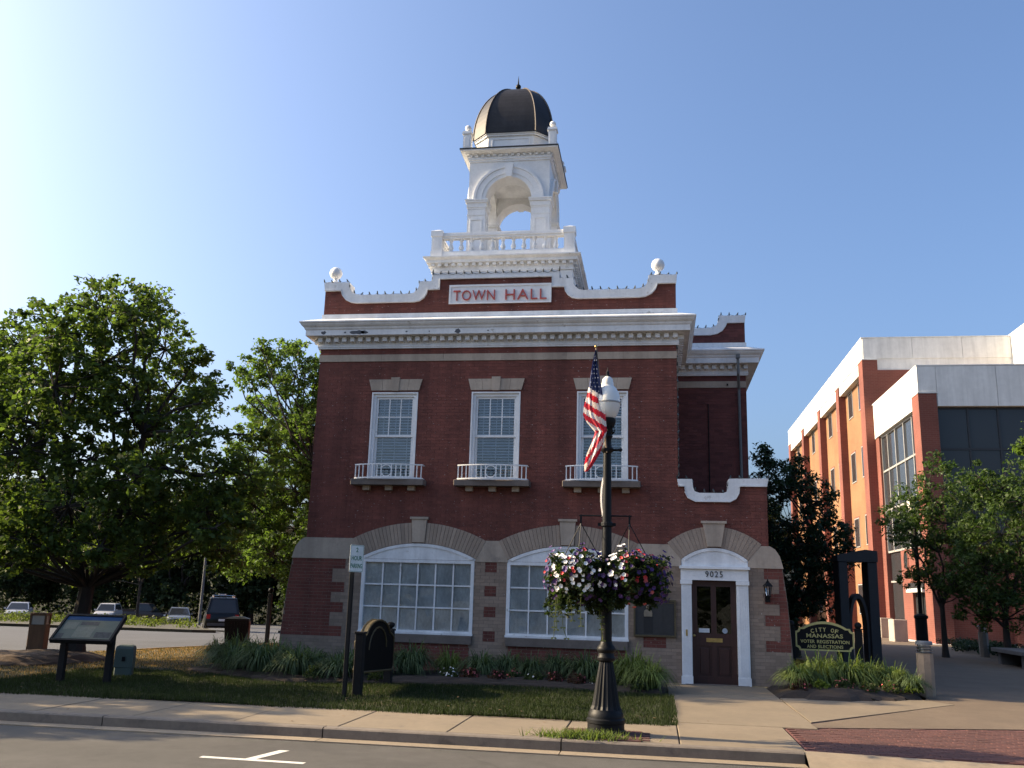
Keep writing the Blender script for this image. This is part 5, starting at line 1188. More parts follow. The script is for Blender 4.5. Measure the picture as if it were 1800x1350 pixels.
# ---- hanging baskets
def basket(x, label, wmap, seed, w=.5):
    global RNG
    random.seed(seed); RNG = np.random.default_rng(seed)
    root = thing('hanging_basket', label, 'flower basket', (x, LY - .02, 1.80), 0, 'hanging baskets on the street lamp')
    g = MB(); top = (0, 0, .94)
    for k in range(3):
        a = k * 2 * PI / 3 + .5; g.tube([top, (0, 0, .85), (.27 * math.cos(a), .27 * math.sin(a), .42)], .006, 4)
    g.box(-.012, .012, -.008, .008, .85, .965); g.build('hanger', BLACK, root)
    MB().lathe([(.06, -.06), (.2, .0), (.27, .12), (.29, .25), (.29, .27)], seg=18).build('basket_liner', mat('coir_liner', (.05, .035, .022), .95, .3, 20), root)
    # foliage: a wide dome that spills over the rim
    k = 420; d = RNG.normal(size=(k, 3)); d /= np.linalg.norm(d, axis=1, keepdims=True); q = .62 + .40 * RNG.random((k, 1))
    q = q * (1 + .16 * np.sin(d[:, :1] * 9 + seed) + .13 * np.sin(d[:, 2:] * 11 + d[:, 1:2] * 7))
    C = d * q * np.array([w, .46, .34]) + np.array([0, 0, .17]); C[:, 2] -= .10 * np.abs(C[:, 0]); ok = C[:, 2] > (-.22 if x < LX else -.12); C = C[ok]
    tr = []
    for t in range(30 if x < LX else 20):
        a = random.uniform(0, 2 * PI) if x < LX else random.uniform(.6 * PI, 1.9 * PI); r = random.uniform(.24, .46); L = random.uniform(.08, .30) if x < LX else random.uniform(.06, .20); 
        for i in range(6): tr.append((r * math.cos(a) * (1 + .04 * i) + random.uniform(-.02, .02), r * .9 * math.sin(a) + random.uniform(-.02, .02), -.06 - L * i / 5))
    CC = np.concatenate([C, np.array(tr)]); RR = np.concatenate([np.full(len(C), .065), np.full(len(tr), .045)])
    link('foliage', np_mesh('foliage', leaves(CC, RR, 13, .055, .3), 4, leafmat('basket_leaf', (.024, .038, .016))), root)
    # blossoms by colour, in patches on the outer skin
    def skin(n, cond, lo=-.22, hi=.6):
        P, N = [], []
        while len(P) < n:
            v = Vector((random.gauss(0, 1), random.gauss(0, 1), random.gauss(0, 1))).normalized()
            f = (1 + .16 * math.sin(v.x * 9 + seed) + .13 * math.sin(v.z * 11 + v.y * 7)) * random.uniform(.90, 1.08); p = Vector((v.x * w * 1.05 * f, v.y * .49 * f, v.z * .36 * f + .18)); p.z -= .10 * abs(p.x)
            if lo < p.z < hi and cond(p.x / w, p.z, p.y): P.append(p); N.append(Vector((v.x * .9, v.y * .9 - .25, v.z + .1)))
        return P, N
    for nm, m, n, r, cond in wmap:
        P, N = skin(n, cond); stuffpart(link(nm, blossoms(P, r, m, N, nm), root))
    # trailing vines
    vn = MB(); 
    for t in range(5 if x < LX else 2):
        a = random.uniform(PI, 2 * PI) if x < LX else random.uniform(1.0 * PI, 1.4 * PI); r = .4; p0 = Vector((r * math.cos(a) * 1.1, r * math.sin(a), -.1)); dx = random.uniform(-.12, .12); L = random.uniform(.3, .62)
        pts = [p0 + Vector((dx * i / 4 + random.uniform(-.012, .012), 0, -L * i / 4)) for i in range(5)]; vn.tube(pts, .004, 4)
        for i in range(1, 5):
            for s in (-1, 1):
                c = pts[i]; vn.add([c, c + Vector((s * .02, .005, .012)), c + Vector((s * .042, 0, -.004)), c + Vector((s * .02, -.004, -.014))], [(0, 1, 2, 3)])
    vn.build('trailing_vine', leafmat('vine_leaf', (.13, .15, .05)), root)
    return root
W_, P_, R_ = PWHITE, PURP, REDP
basket(LX - .345, 'flower basket left of the lamp pole with many white, some red and purple petunias', [('white_blossom', W_, 84, .029, lambda u, z, y: -.7 < u < .45 and -.06 < z < .42 and y < .15 and math.sin(u * 9 + z * 13) > -.45), ('red_blossom', R_, 24, .027, lambda u, z, y: u < .2 and z > .05),
   ('purple_blossom', P_, 165, .030, lambda u, z, y: (u < -.55 or u > .2 or z > .4 or random.random() < .35))], 51, .46)
basket(LX + .30, 'flower basket right of the lamp pole with red and deep purple petunias', [('white_blossom', W_, 54, .029, lambda u, z, y: -.85 < u < -.05 and z > .0 and y < .2), ('red_blossom', R_, 30, .027, lambda u, z, y: -.2 < u < .75 and z > .1),
   ('purple_blossom', P_, 205, .031, lambda u, z, y: u > .25 or random.random() < .25), ('pink_blossom', PINK, 26, .029, lambda u, z, y: -.1 < u < .6)], 52, .52)
# ---- flag on a short staff
flag = thing('flag', 'limp american flag on a short staff strapped to the street lamp', 'flag', (LX, LY - .1, 3.6))
st = MB(); st.tube([(-.0, .02, .0), (-.155, -.02, 1.46)], .012, 8); st.build('staff', mat('staff_wood', (.16, .11, .07), .6), flag)
MB().ball((-.157, -.02, 1.475), .022, 10, 6).build('staff_finial', BRASS, flag, True)
MB().box(-.03, .035, -.0, .06, .02, .06).build('staff_bracket', BLACK, flag)
FR = mat('flag_red', (.50, .025, .045), .8, .08, 9, trans=(.3, (1.2, 1.0, 1.0))); FW = mat('flag_white', (.74, .70, .66), .8, .06, 9, trans=(.3, (1.1, 1.05, 1.0))); FB = mat('flag_blue', (.018, .028, .095), .8, .08, 9, trans=(.15, (1.1, 1.1, 1.2)))
# limp cloth: rows from the staff tip down; left and right edges, the stripes fall slantwise across it
ROWS = [(1.42, -.165, -.15), (1.30, -.19, -.135), (1.15, -.215, -.115), (1.0, -.235, -.095), (.88, -.255, -.075), (.76, -.285, -.055), (.62, -.315, -.035), (.50, -.325, -.02), (.40, -.27, -.01), (.33, -.21, -.005), (.27, -.16, .0), (.18, -.19, -.03), (.08, -.225, -.06), (-.02, -.265, -.09), (-.10, -.285, -.14), (-.20, -.30, -.20), (-.27, -.295, -.265)]
NU = 14
def flagpt(zq, u):
    zz = [r[0] for r in ROWS][::-1]; l = float(np.interp(zq, zz, [r[1] for r in ROWS][::-1])); r = float(np.interp(zq, zz, [q[2] for q in ROWS][::-1]))
    return Vector((l + (r - l) * u, -.035 + .03 * math.sin(u * 8 + zq * 5) * (1.45 - zq) * .55 + .02 * math.sin(u * 17 + zq * 9), zq))
parts = {0: MB(), 1: MB(), 2: MB()}
NZ = 90
for i in range(NZ):
    z0 = 1.42 - 1.69 * i / NZ; z1 = 1.42 - 1.69 * (i + 1) / NZ
    for k in range(NU):
        u0, u1 = k / NU, (k + 1) / NU; c = flagpt((z0 + z1) / 2, (u0 + u1) / 2)
        if c.z > .30: s_ = (c.z + .95 * (c.x + .1) * -1 * -1)      # slant of the stripes in the spread part
        s = c.z - (-.62) * (c.x + .1)
        if c.z > .98 or (c.z > .78 and s > .80): q = 0
        elif c.z > .3: q = 1 + (int(math.floor((s + .012) / .082)) % 2)
        else: q = 1 + (int(math.floor((c.x * 1.0 - c.z * .62 + 2) / .052)) % 2)
        parts[q].add([flagpt(z0, u0), flagpt(z1, u0), flagpt(z1, u1), flagpt(z0, u1)], [(0, 1, 2, 3)])
parts[0].build('canton', FB, flag, True); stuffpart(parts[1].build('red_stripes', FR, flag, True)); stuffpart(parts[2].build('white_stripes', FW, flag, True))
stg = MB(); random.seed(3)
for i in range(9):
    for k in range(2 + i // 4):
        zc = 1.33 - .062 * i; p = flagpt(zc, (k + .5 + .4 * (i % 2)) / (2.6 + i // 4)) + Vector((0, -.012, 0)); P = []
        for a in range(10): rr = .015 if a % 2 == 0 else .006; P.append((p.x + rr * .8 * math.sin(a * PI / 5), p.y, p.z + rr * math.cos(a * PI / 5)))
        stg.add(P, [tuple(range(9, -1, -1))])
stuffpart(stg.build('stars', FW, flag))
tl = MB(); rows = []                              # the far corner of the cloth hangs behind the pole
for i in range(14):
    t = i / 13; rows.append([Vector((-.03 - .09 * math.sin(t * PI) * .9 * f + .02, .09 + .02 * math.sin(f * 6), -.15 - .9 * t)) for f in (0, .35, .7, 1)])
for a, b in zip(rows[:-1], rows[1:]):
    for k in range(3): tl.add([a[k], b[k], b[k + 1], a[k + 1]], [(0, 1, 2, 3)])
tl.build('flag_tail', FW, flag, True)
# brick patch and weeds at the lamp foot
pt_ = thing('brick_patch', 'small patch of red pavers round the lamp foot in the pavement', 'brick paving', (-.65, -8.1, 0))
bm_ = MB().cbox(-.098, .098, -.047, .047, -.02, .012, .005).mesh('brick', PAVER)
for i in range(5):
    for k in range(9):
        x = -.43 + .2 * i + (.1 if k % 2 else 0); y = -.45 + .098 * k
        if -.52 < x < .52: o = link('brick', bm_, pt_, (x, y, random.uniform(-.002, .003)))
RNG = np.random.default_rng(77); N = 900
P = np.stack([-.88 + .25 * RNG.normal(size=N), -8.50 + .07 * RNG.normal(size=N), np.full(N, .0)], 1); a = RNG.random(N) * 6.28; h = .04 + .09 * RNG.random(N); d = np.stack([np.cos(a) * .009, np.sin(a) * .009, 0 * a], 1)
tip = P + np.stack([.06 * RNG.normal(size=N), .05 * RNG.normal(size=N), h], 1)
o = link('weeds', np_mesh('weeds', np.stack([P - d, P + d, tip], 1), 3, leafmat('weed_leaf', (.10, .13, .045)))); o['kind'] = 'stuff'

# ---- wall lanterns and plaque
def lantern(x, label):
    r = thing('wall_lantern', label, 'lantern', (x, -.03, 1.73), 0, 'wall lanterns beside the door')
    g = MB(); g.box(-.05, .05, -.005, .02, -.02, .16); g.tube([(0, -.0, .06), (0, -.07, .05), (0, -.12, .09)], .014, 6); g.lathe([(.055, .085), (.06, .10), (.045, .115)], 0, -.12, 0, 8); g.build('bracket', BLACK, r)
    g = MB()
    for k in range(6):
        a = k * PI / 3; g.tube([(.05 * math.cos(a), -.12 + .05 * math.sin(a), .11), (.078 * math.cos(a), -.12 + .078 * math.sin(a), .30)], .007, 4)
    g.build('cage', BLACK, r)
    MB().lathe([(.042, .115), (.068, .295)], 0, -.12, 0, 6).build('lantern_glass', GLASS, r); MB().lathe([(.012, .12), (.012, .22)], 0, -.12, 0, 8).build('candle_bulb', NOTE, r)
    MB().lathe([(.105, .30), (.10, .315), (.06, .36), (.035, .385), (.035, .40), (.012, .415), (.016, .43), (.003, .455)], 0, -.12, 0, 6).build('lantern_cap', BLACK, r)
lantern(.16, 'black wall lantern left of the door, above the bronze plaque'); lantern(2.32, 'black wall lantern right of the door on the quoins')
pq = thing('wall_plaque', 'dark bronze plaque with a light figure relief on the wall left of the door', 'plaque', (-.025, -.03, .93))
BRZ = mat('bronze_frame', (.11, .085, .045), .5, .2, 8, metal=.4); BRD = mat('bronze_field', (.028, .027, .026), .55, .2, 12, .2, 60); TAN = mat('relief_tan', (.22, .18, .125), .7, .15, 12)
g = MB(); w, h, t = .445, .765, .035
g.box(-w, -w + t, -.05, .02, 0, h); g.box(w - t, w, -.05, .02, 0, h); g.box(-w + t, w - t, -.049, .02, 0, t); g.box(-w + t, w - t, -.049, .02, h - t, h); g.build('frame', BRZ, pq)
MB().box(-w + t, w - t, -.025, .02, t, h - t).build('field', BRD, pq)
for a, b in ((-.40, -.25), (-.02, .16), (.18, .40)): MB().box(a, b, -.029, -.0252, h - .075, h - .055).build('raised_heading', BRZ, pq)
for a, b in ((-.02, .165), (.185, .40)): MB().box(a, b, -.028, -.0252, .08, h - .09).build('raised_panel', BRD, pq)
MB().box(-.235, -.04, -.027, -.0251, .06, .40).build('pedestal_panel', mat('pedestal_black', (.012, .012, .012), .6), pq)
body = [(-.225, .41), (-.055, .41), (-.05, .47), (-.065, .535), (-.085, .55), (-.115, .56), (-.165, .56), (-.195, .55), (-.22, .53), (-.23, .47)]
g = MB(); g.prism(body[::1], -.045, -.0252); g.loft([[(-.14 + r * math.cos(a * PI / 6), -.026 - dy, .60 + 1.28 * r * math.sin(a * PI / 6)) for a in range(12)] for r, dy in ((.042, 0), (.04, .018), (.03, .03), (.012, .036))]); g.box(-.162, -.118, -.045, -.0253, .55, .58); g.build('figure_relief', TAN, pq)

# ---- parking sign on its own post, dark wooden sign behind it
ps = thing('parking_sign', 'thin black post with narrow white and green parking sign, left on the lawn', 'parking sign', (-4.97, -5.48, 0))
MB().cbox(-.032, .032, -.032, .032, -.1, 2.42, .006).build('post', BLACKM, ps)
SG = mat('sign_white', (.62, .68, .67), .45); SGG = mat('sign_green', (.03, .17, .10), .5)
plate = MB(); P = [(-.15, .0), (.15, .0), (.15, .44), (-.15, .44)]
plate.prism([(-.14, 0), (.14, 0), (.15, .01), (.15, .43), (.14, .44), (-.14, .44), (-.15, .43), (-.15, .01)], -.004, .0)
po = plate.build('sign_plate', SG, ps, loc=(.075, -.045, 1.99)); po.rotation_euler = (0, 0, rad(60))
for tx, z, w, h in (('2', .36, .05, .075), ('HOUR', .225, .23, .075), ('PARKING', .10, .25, .075)):
    me = stand(text_mesh(tx, .1, .001, .002, 1, SGG, 'sign_lettering'), w, h); link('sign_lettering', me, po, (0, -.0055, z))
bd = MB()
for (a, b, c, d) in ((-.142, .142, .008, .014), (-.142, .142, .426, .432), (-.142, -.136, .014, .426), (.136, .142, .014, .426)): bd.box(a, b, -.0052, -.0041, c, d)
bd.build('sign_border', SGG, po)
ws = thing('wooden_sign', 'dark wooden sign with gold edged arched top between two posts, turned side on', 'sign', (-4.87, -4.25, 0))
def spost(y, x, h, cap):
    g = MB(); g.cbox(x - .07, x + .07, y - .07, y + .07, -.1, h, .008); g.cbox(x - .085, x + .085, y - .085, y + .085, h + .001, h + .035, .006)
    if cap: g.lathe([(.05, h + .035), (.035, h + .05), (.075, h + .08), (.085, h + .11), (.075, h + .14), (.03, h + .16)], x, y, 0, 12)
    g.build('post', BLACKM, ws)
spost(-1.05, .06, 1.0, False); spost(1.13, -.06, .98, True)
g = MB(); prof = [(-.96, .38), (.96, .30), (1.02, .36), (1.02, .86), (.90, .92)] + [(.72 * math.cos(a * PI / 12), .90 + .30 * math.sin(a * PI / 12)) for a in range(1, 12)] + [(-.90, .92), (-.98, .86), (-.98, .42)]
n = len(prof); vs = [(-.045, p[0], p[1]) for p in prof] + [(.045, p[0], p[1]) for p in prof]
g.add(vs, [tuple(range(n)), tuple(range(2 * n - 1, n - 1, -1))] + [(i, n + i, n + (i + 1) % n, (i + 1) % n) for i in range(n)])
pn = g.build('sign_board', mat('dark_brown_board', (.009, .007, .006), .8, .2, 6, spec=.1), ws)
g = MB(); ps_ = [Vector((0, p[0], p[1])) for p in prof] + [Vector((0, prof[0][0], prof[0][1]))]
for sx in (-.05, .05): g.tube([p + Vector((sx, 0, 0)) for p in ps_], .018, 5)
arcpts = [(.72 * math.cos(a * PI / 12), .90 + .30 * math.sin(a * PI / 12)) for a in range(0, 13)]
g.strip([(0, 0)], [(0, 0)], 0, 0)
for (p, q) in zip(arcpts[:-1], arcpts[1:]):
    g.add([(-.047, p[0], p[1] + .004), (.047, p[0], p[1] + .004), (.047, q[0], q[1] + .004), (-.047, q[0], q[1] + .004)], [(0, 1, 2, 3)])
g.build('gold_edge', mat('dull_gold', (.085, .062, .022), .6, .2, 10), pn)
arc2 = MB(); arc2.tube([Vector((.05, .52 * math.cos(a * PI / 10), .72 + .36 * math.sin(a * PI / 10))) for a in range(11)], .016, 5); arc2.build('carved_arch', MATS['dull_gold'], pn)

# ---- gold lettered sign
cs = thing('town_sign', 'black sign with gold border and gold lettering between two ball topped posts', 'sign', (3.54, .60, 0))
for x in (-.685, .695):
    g = MB(); g.cbox(x - .07, x + .07, -.07, .07, -.1, 1.19, .008); g.box(x - .085, x + .085, -.085, .085, 1.191, 1.215); g.ball((x, 0, 1.275), .075, 14, 10); g.build('post', BLACKM, cs, True)
g = MB(); g.box(-.79, -.757, -.05, .02, .78, .98); g.build('flyer_box', BLACKM, cs)
def sgn(o):
    w, zt, zb = .60 - o, 1.235 - o, .735 + o; c = .075
    P = [(-w + c, zb)] + [(w - c, zb)] + [(w - c + c * (1 - math.cos(a * PI / 8)) , zb + c * math.sin(a * PI / 8)) for a in range(1, 4)] + [(w, zb + c), (w, zt - c - .03)]
    P += [(w - c * math.sin(a * PI / 8), zt - c - .03 + c * (1 - math.cos(a * PI / 8))) for a in range(1, 4)] + [(w - c, zt - .03), (w - c - .07, zt - .03)]
    R = .82; h0 = w - c - .07; cz = zt - .03 - math.sqrt(R * R - h0 * h0) if R > h0 else zt
    a0 = math.asin(h0 / R); P += [(R * math.sin(a0 - 2 * a0 * i / 14), cz + R * math.cos(a0 - 2 * a0 * i / 14)) for i in range(1, 14)]
    P += [(-(w - c - .07), zt - .03), (-(w - c), zt - .03)] + [(-(w - c * math.sin(a * PI / 8)), zt - c - .03 + c * (1 - math.cos(a * PI / 8))) for a in range(3, 0, -1)] + [(-w, zt - c - .03), (-w, zb + c)] + [(-(w - c + c * (1 - math.cos(a * PI / 8))), zb + c * math.sin(a * PI / 8)) for a in range(3, 0, -1)]
    return P
A, B_ = sgn(0), sgn(.032); g = MB(); g.prism(A, -.02, .02); bo_ = g.build('sign_board', BLACKM, cs)
g = MB(); g.strip(B_ + B_[:1], A + A[:1], -.032, -.021); g.build('gold_border', GOLD, bo_)
def gold_text(s, x, z, w, h): me = stand(text_mesh(s, .1, .003, .002, 1.05, GOLD, 'gold_lettering'), w, h); link('gold_lettering', me, bo_, (x, -.0235, z))
for i, ch in enumerate('CITY OF'):
    if ch == ' ': continue
    t = (i - 3) * .083; me = stand(text_mesh(ch, .1, .003, .002, 1, GOLD, 'gold_lettering'), .034 if ch == 'I' and False else (None), .085)
    if ch != 'I':
        co = np.empty(len(me.vertices) * 3); me.vertices.foreach_get('co', co); co = co.reshape(-1, 3); co[:, 0] *= .066 / max(1e-4, np.ptp(co[:, 0])); me.vertices.foreach_set('co', co.ravel()); me.update()
    else:
        co = np.empty(len(me.vertices) * 3); me.vertices.foreach_get('co', co); co = co.reshape(-1, 3); co[:, 0] *= .018 / max(1e-4, np.ptp(co[:, 0])); me.vertices.foreach_set('co', co.ravel()); me.update()
    o = link('gold_lettering', me, bo_, (t, -.0235, 1.175 - .55 * t * t)); o.rotation_euler = (0, t * 1.0, 0)
gold_text('MANASSAS', 0, 1.045, .75, .085); gold_text('VOTER', -.352, .925, .295, .07); gold_text('REGISTRATION', .17, .925, .66, .07); gold_text('AND', -.275, .825, .19, .066); gold_text('ELECTIONS', .115, .825, .51, .066)

# ---- black sculpture
sc = thing('sculpture', 'tall black timber frame sculpture with an arch standing in its opening, behind the gold sign', 'sculpture', (6.15, 10.0, 0), rad(6))
BKS = mat('blackened_steel', (.016, .016, .018), .6, .25, 5, .15, 40)
MB().cbox(-.62, -.34, -.3, .3, 0, 3.02, .02).build('post', BKS, sc); MB().cbox(.26, .56, -.3, .3, 0, 3.02, .02).build('post', BKS, sc)
g = MB(); g.prism([(-.64, 3.022), (.58, 3.022), (.58, 3.36), (.22, 3.40), (-.64, 3.22)], -.32, .32); g.build('lintel', BKS, sc)
o_, i_ = [], []
for a in range(17):
    t = a / 16 * PI; o_.append((-.04 - .30 * math.cos(t), 1.05 + 1.02 * math.sin(t) if True else 0)); i_.append((-.04 - .225 * math.cos(t), 1.0 + .93 * math.sin(t)))
o_ = [(-.338, 0.0)] + o_[1:-1] + [(.258, 0.0)]; i_ = [(-.26, .0)] + i_[1:-1] + [(.18, .0)]
g = MB(); g.strip(o_, i_, -.22, .22); g.build('arch', BKS, sc)

# ---- bollards
def bollard(name, loc, label, m, r, h, square=False, group=None):
    b = thing(name, label, 'bollard', loc, 0, group)
    ph = PI / 4 if square else PI / 8; sg = 4 if square else 8; k = 1.3 if square else 1.0
    MB().lathe([(r * k, -.1), (r * k, h * .80)], seg=sg, ph=ph).build('column', m, b)
    g = MB(); z = h * .805
    for i in range(3): g.lathe([(r * .98 * k, z), (r * 1.02 * k, z + .012), (r * .7 * k, z + .03), (r * .7 * k, z + h * .05)], seg=sg if square else 20, ph=ph); z += h * .052
    g.build('louvre', mat('brushed_aluminium', (.42, .43, .44), .32, .1, 10, metal=.85), b)
    MB().lathe([(r * 1.0 * k, z), (r * 1.0 * k, z + .05), (r * .92 * k, z + .075)], seg=sg if square else 20, ph=ph).build('cap', mat('bollard_cap', (.16, .165, .17), .5, .1, 6), b)
    return b
TANC = mat('tan_aggregate', (.34, .245, .165), .85, .15, 5, .2, 60)
bollard('bollard', (5.30, -.30, 0), 'tan octagonal light bollard with silver louvres at the right end of the plant bed', TANC, .16, 1.0, False, 'light bollards')
bollard('bollard', (12.0, 17.2, 0), 'grey light bollard in deep shade beside the low hedge', mat('grey_aggregate', (.2, .18, .16), .85), .17, 1.1, False, 'light bollards')
bl_ = thing('bollard', 'square brown timber bollard with clear lamp head at the far left by the side street', 'bollard', (-14.08, -.35, 0), .3, 'light bollards')
MB().cbox(-.18, .18, -.18, .18, -.1, .74, .015).build('column', mat('brown_timber', (.155, .085, .045), .8, .25, 3, .2, 40, stretch=(5, 5, 1)), bl_)
MB().box(-.15, .15, -.15, .15, .741, .94).build('lamp_lens', mat('lamp_lens', (.42, .40, .36), .15), bl_); MB().cbox(-.185, .185, -.185, .185, .941, 1.0, .012).build('cap', MATS['brown_timber'], bl_)
g = MB()
for sx in (-.16, .16):
    for sy in (-.16, .16): g.box(sx - .02, sx + .02, sy - .02, sy + .02, .742, .94)
g.build('lens_guard', MATS['brown_timber'], bl_)

# ---- information panel
ip = thing('information_panel', 'slanted information panel with blue heading on two dark posts, left on the lawn', 'information panel', (-9.72, -5.2, 0), .12)
for x in (-.42, .40): MB().cbox(x - .055, x + .055, -.05, .05, -.1, .82, .006).build('post', BLACKM, ip)
fr = MB(); g = MB()
def tilt(x, s, o):  # position on the tilted table: s along the slope, o above it
    c, sn = math.cos(rad(38)), math.sin(rad(38)); return (x, -.30 + s * c - o * sn, .74 + s * sn + o * c)
def tbox(x0, x1, s0, s1, o0, o1, mb):
    vs = [tilt(x, s, o) for o in (o0, o1) for (x, s) in ((x0, s0), (x1, s0), (x1, s1), (x0, s1))]
    mb.add(vs, [(0, 3, 2, 1), (4, 5, 6, 7), (0, 1, 5, 4), (1, 2, 6, 5), (2, 3, 7, 6), (3, 0, 4, 7)])
tbox(-.53, .53, -.04, .0, -.05, .03, fr); tbox(-.53, .53, .60, .64, -.05, .03, fr); tbox(-.53, -.49, .0, .60, -.05, .03, fr); tbox(.49, .53, .0, .60, -.05, .03, fr); tbox(-.49, .49, .0, .6, -.05, -.01, fr)
f = fr.build('panel_frame', BLACKM, ip); 
tbox(-.488, .488, .002, .598, -.0095, .008, g); pl = g.build('panel_print', mat('panel_print', (.10, .11, .082), .85, .12, 7), f)
for (x0, x1, s0, s1, m) in ((-.485, .485, .50, .595, mat('panel_blue', (.015, .05, .12), .8, spec=.2)), (-.47, -.36, .03, .15, mat('panel_photo', (.05, .05, .045), .8, .4, 25)), (.18, .46, .06, .2, MATS['panel_photo']), (-.18, .14, .37, .46, MATS['panel_photo']), (-.45, -.22, .26, .44, mat('panel_pale', (.15, .15, .11), .85, .2, 25)), (-.2, .12, .06, .33, MATS['panel_pale'])):
    g = MB(); tbox(x0, x1, s0, s1, .0085, .0105, g); g.build('printed_block', m, f)
for x in (-.42, .40):
    g = MB(); tbox(x - .05, x + .05, .08, .55, -.10, -.052, g); g.build('bracket', BLACKM, ip)
# ---- utility box, litter bin, dark post
ub = thing('utility_box', 'grey green utility pedestal box standing on the lawn beside the information panel', 'utility box', (-9.80, -3.85, 0), .35)
UG = mat('utility_green', (.060, .085, .072), .6, .1, 4)
MB().cbox(-.155, .155, -.13, .13, -.1, .20, .02).build('cabinet', UG, ub); g = MB(); g.loft([[(-.163, -.138, .19), (.163, -.138, .19), (.163, .138, .19), (-.163, .138, .19)], [(-.160, -.135, .52), (.160, -.135, .52), (.160, .135, .52), (-.160, .135, .52)], [(-.145, -.12, .565), (.145, -.12, .565), (.145, .12, .565), (-.145, .12, .565)], [(-.10, -.08, .585), (.10, -.08, .585), (.10, .08, .585), (-.10, .08, .585)]]); g.build('hood', UG, ub); MB().box(-.03, .03, -.15, -.139, .3, .38).build('hasp', BLACK, ub)
lb = thing('litter_bin', 'black square litter bin beside the side street left of the hall', 'litter bin', (-12.72, 7.2, -.02), .35)
g = MB(); g.loft([[(-.30, -.3, 0), (.30, -.3, 0), (.30, .3, 0), (-.30, .3, 0)], [(-.36, -.36, .75), (.36, -.36, .75), (.36, .36, .75), (-.36, .36, .75)]]); g.build('bin_body', BLACK, lb)
for k in range(7): MB().box(-.29 + k * .09, -.24 + k * .09, -.375, -.362, .08, .70).build('slat', BLACK, lb)
MB().box(.362, .375, -.3, .3, .05, .72).build('side_panel', mat('bin_brown', (.13, .065, .04), .7), lb)
g = MB(); g.lathe([(.50, .752), (.50, .80), (.22, .86)], seg=4, ph=PI / 4); g.build('bin_lid', BLACK, lb)
dp = thing('marker_post', 'slim dark post with a small round head by the corner of the hall', 'post', (-12.7, 9.5, -.07))
MB().cbox(-.06, .06, -.06, .06, -.2, 1.62, .01).build('post', BLACKM, dp); MB().ball((0, 0, 1.72), .09, 12, 8).build('post_head', BLACK, dp, True)
# ---- plaza: second lamp, stone blocks, hedge, bench
l2 = thing('plaza_lamp', 'slim dark lamp column with thick base in front of the office entrance', 'street lamp', (9.7, 16.6, 0))
MB().lathe([(.26, -.1), (.26, .08), (.21, .12), (.20, 1.30), (.25, 1.34), (.25, 1.42), (.10, 1.5)], seg=16).build('lamp_base', BLACKM, l2, True); MB().lathe([(.075, 1.5), (.06, 5.2)], seg=12).build('pole', BLACKM, l2, True)
MB().lathe([(.05, 5.2), (.2, 5.3), (.24, 5.5), (.2, 5.75), (.05, 5.9)], seg=16).build('lamp_head', GLOBE, l2, True)
for (x, y, a, lb_) in ((13.55, 37.6, .15, 'pale upright stone block at the left of the office door'), (12.85, 31.6, .15, 'pale upright stone block at the right of the office door')):
    b = MB(); b.cbox(-.36, .36, -.36, .36, -.1, 1.10, .03); o = b.build('stone_block', mat('pale_block', (.36, .31, .26), .8, .1, 3), None, loc=(x - .4, y, 0)); o.rotation_euler = (0, 0, a); tag(o, lb_, 'stone block', 'blocks at the office entrance')
RNG = np.random.default_rng(6); hp = []
for k in range(330):
    t = RNG.random(); hp.append((12.3 + .5 * (RNG.random() - .5) + (1.1 * RNG.random()), 24 - 13.5 * t, .12 + .30 * RNG.random()))
hd = thing('hedge', 'low dark hedge along the plaza edge behind the stone bench', 'hedge', (12.5, 17, 0)); hp = np.array(hp) - np.array([12.5, 17, 0]); link('foliage', np_mesh('foliage', leaves(hp, np.full(len(hp), .2), 40, .09, .4), 4, LEAF3), hd)
bn = thing('bench', 'low grey stone bench at the right edge of the plaza', 'bench', (11.2, 11.6, 0), -.05)
GST = mat('grey_granite', (.12, .115, .11), .8, .15, 6, .2, 60)
MB().cbox(-.35, 1.5, -1.6, 1.6, .38, .50, .02).build('seat', GST, bn)
for y in (-1.25, 1.1): MB().cbox(-.25, 1.3, y - .15, y + .15, -.1, .379, .02).build('leg', GST, bn)

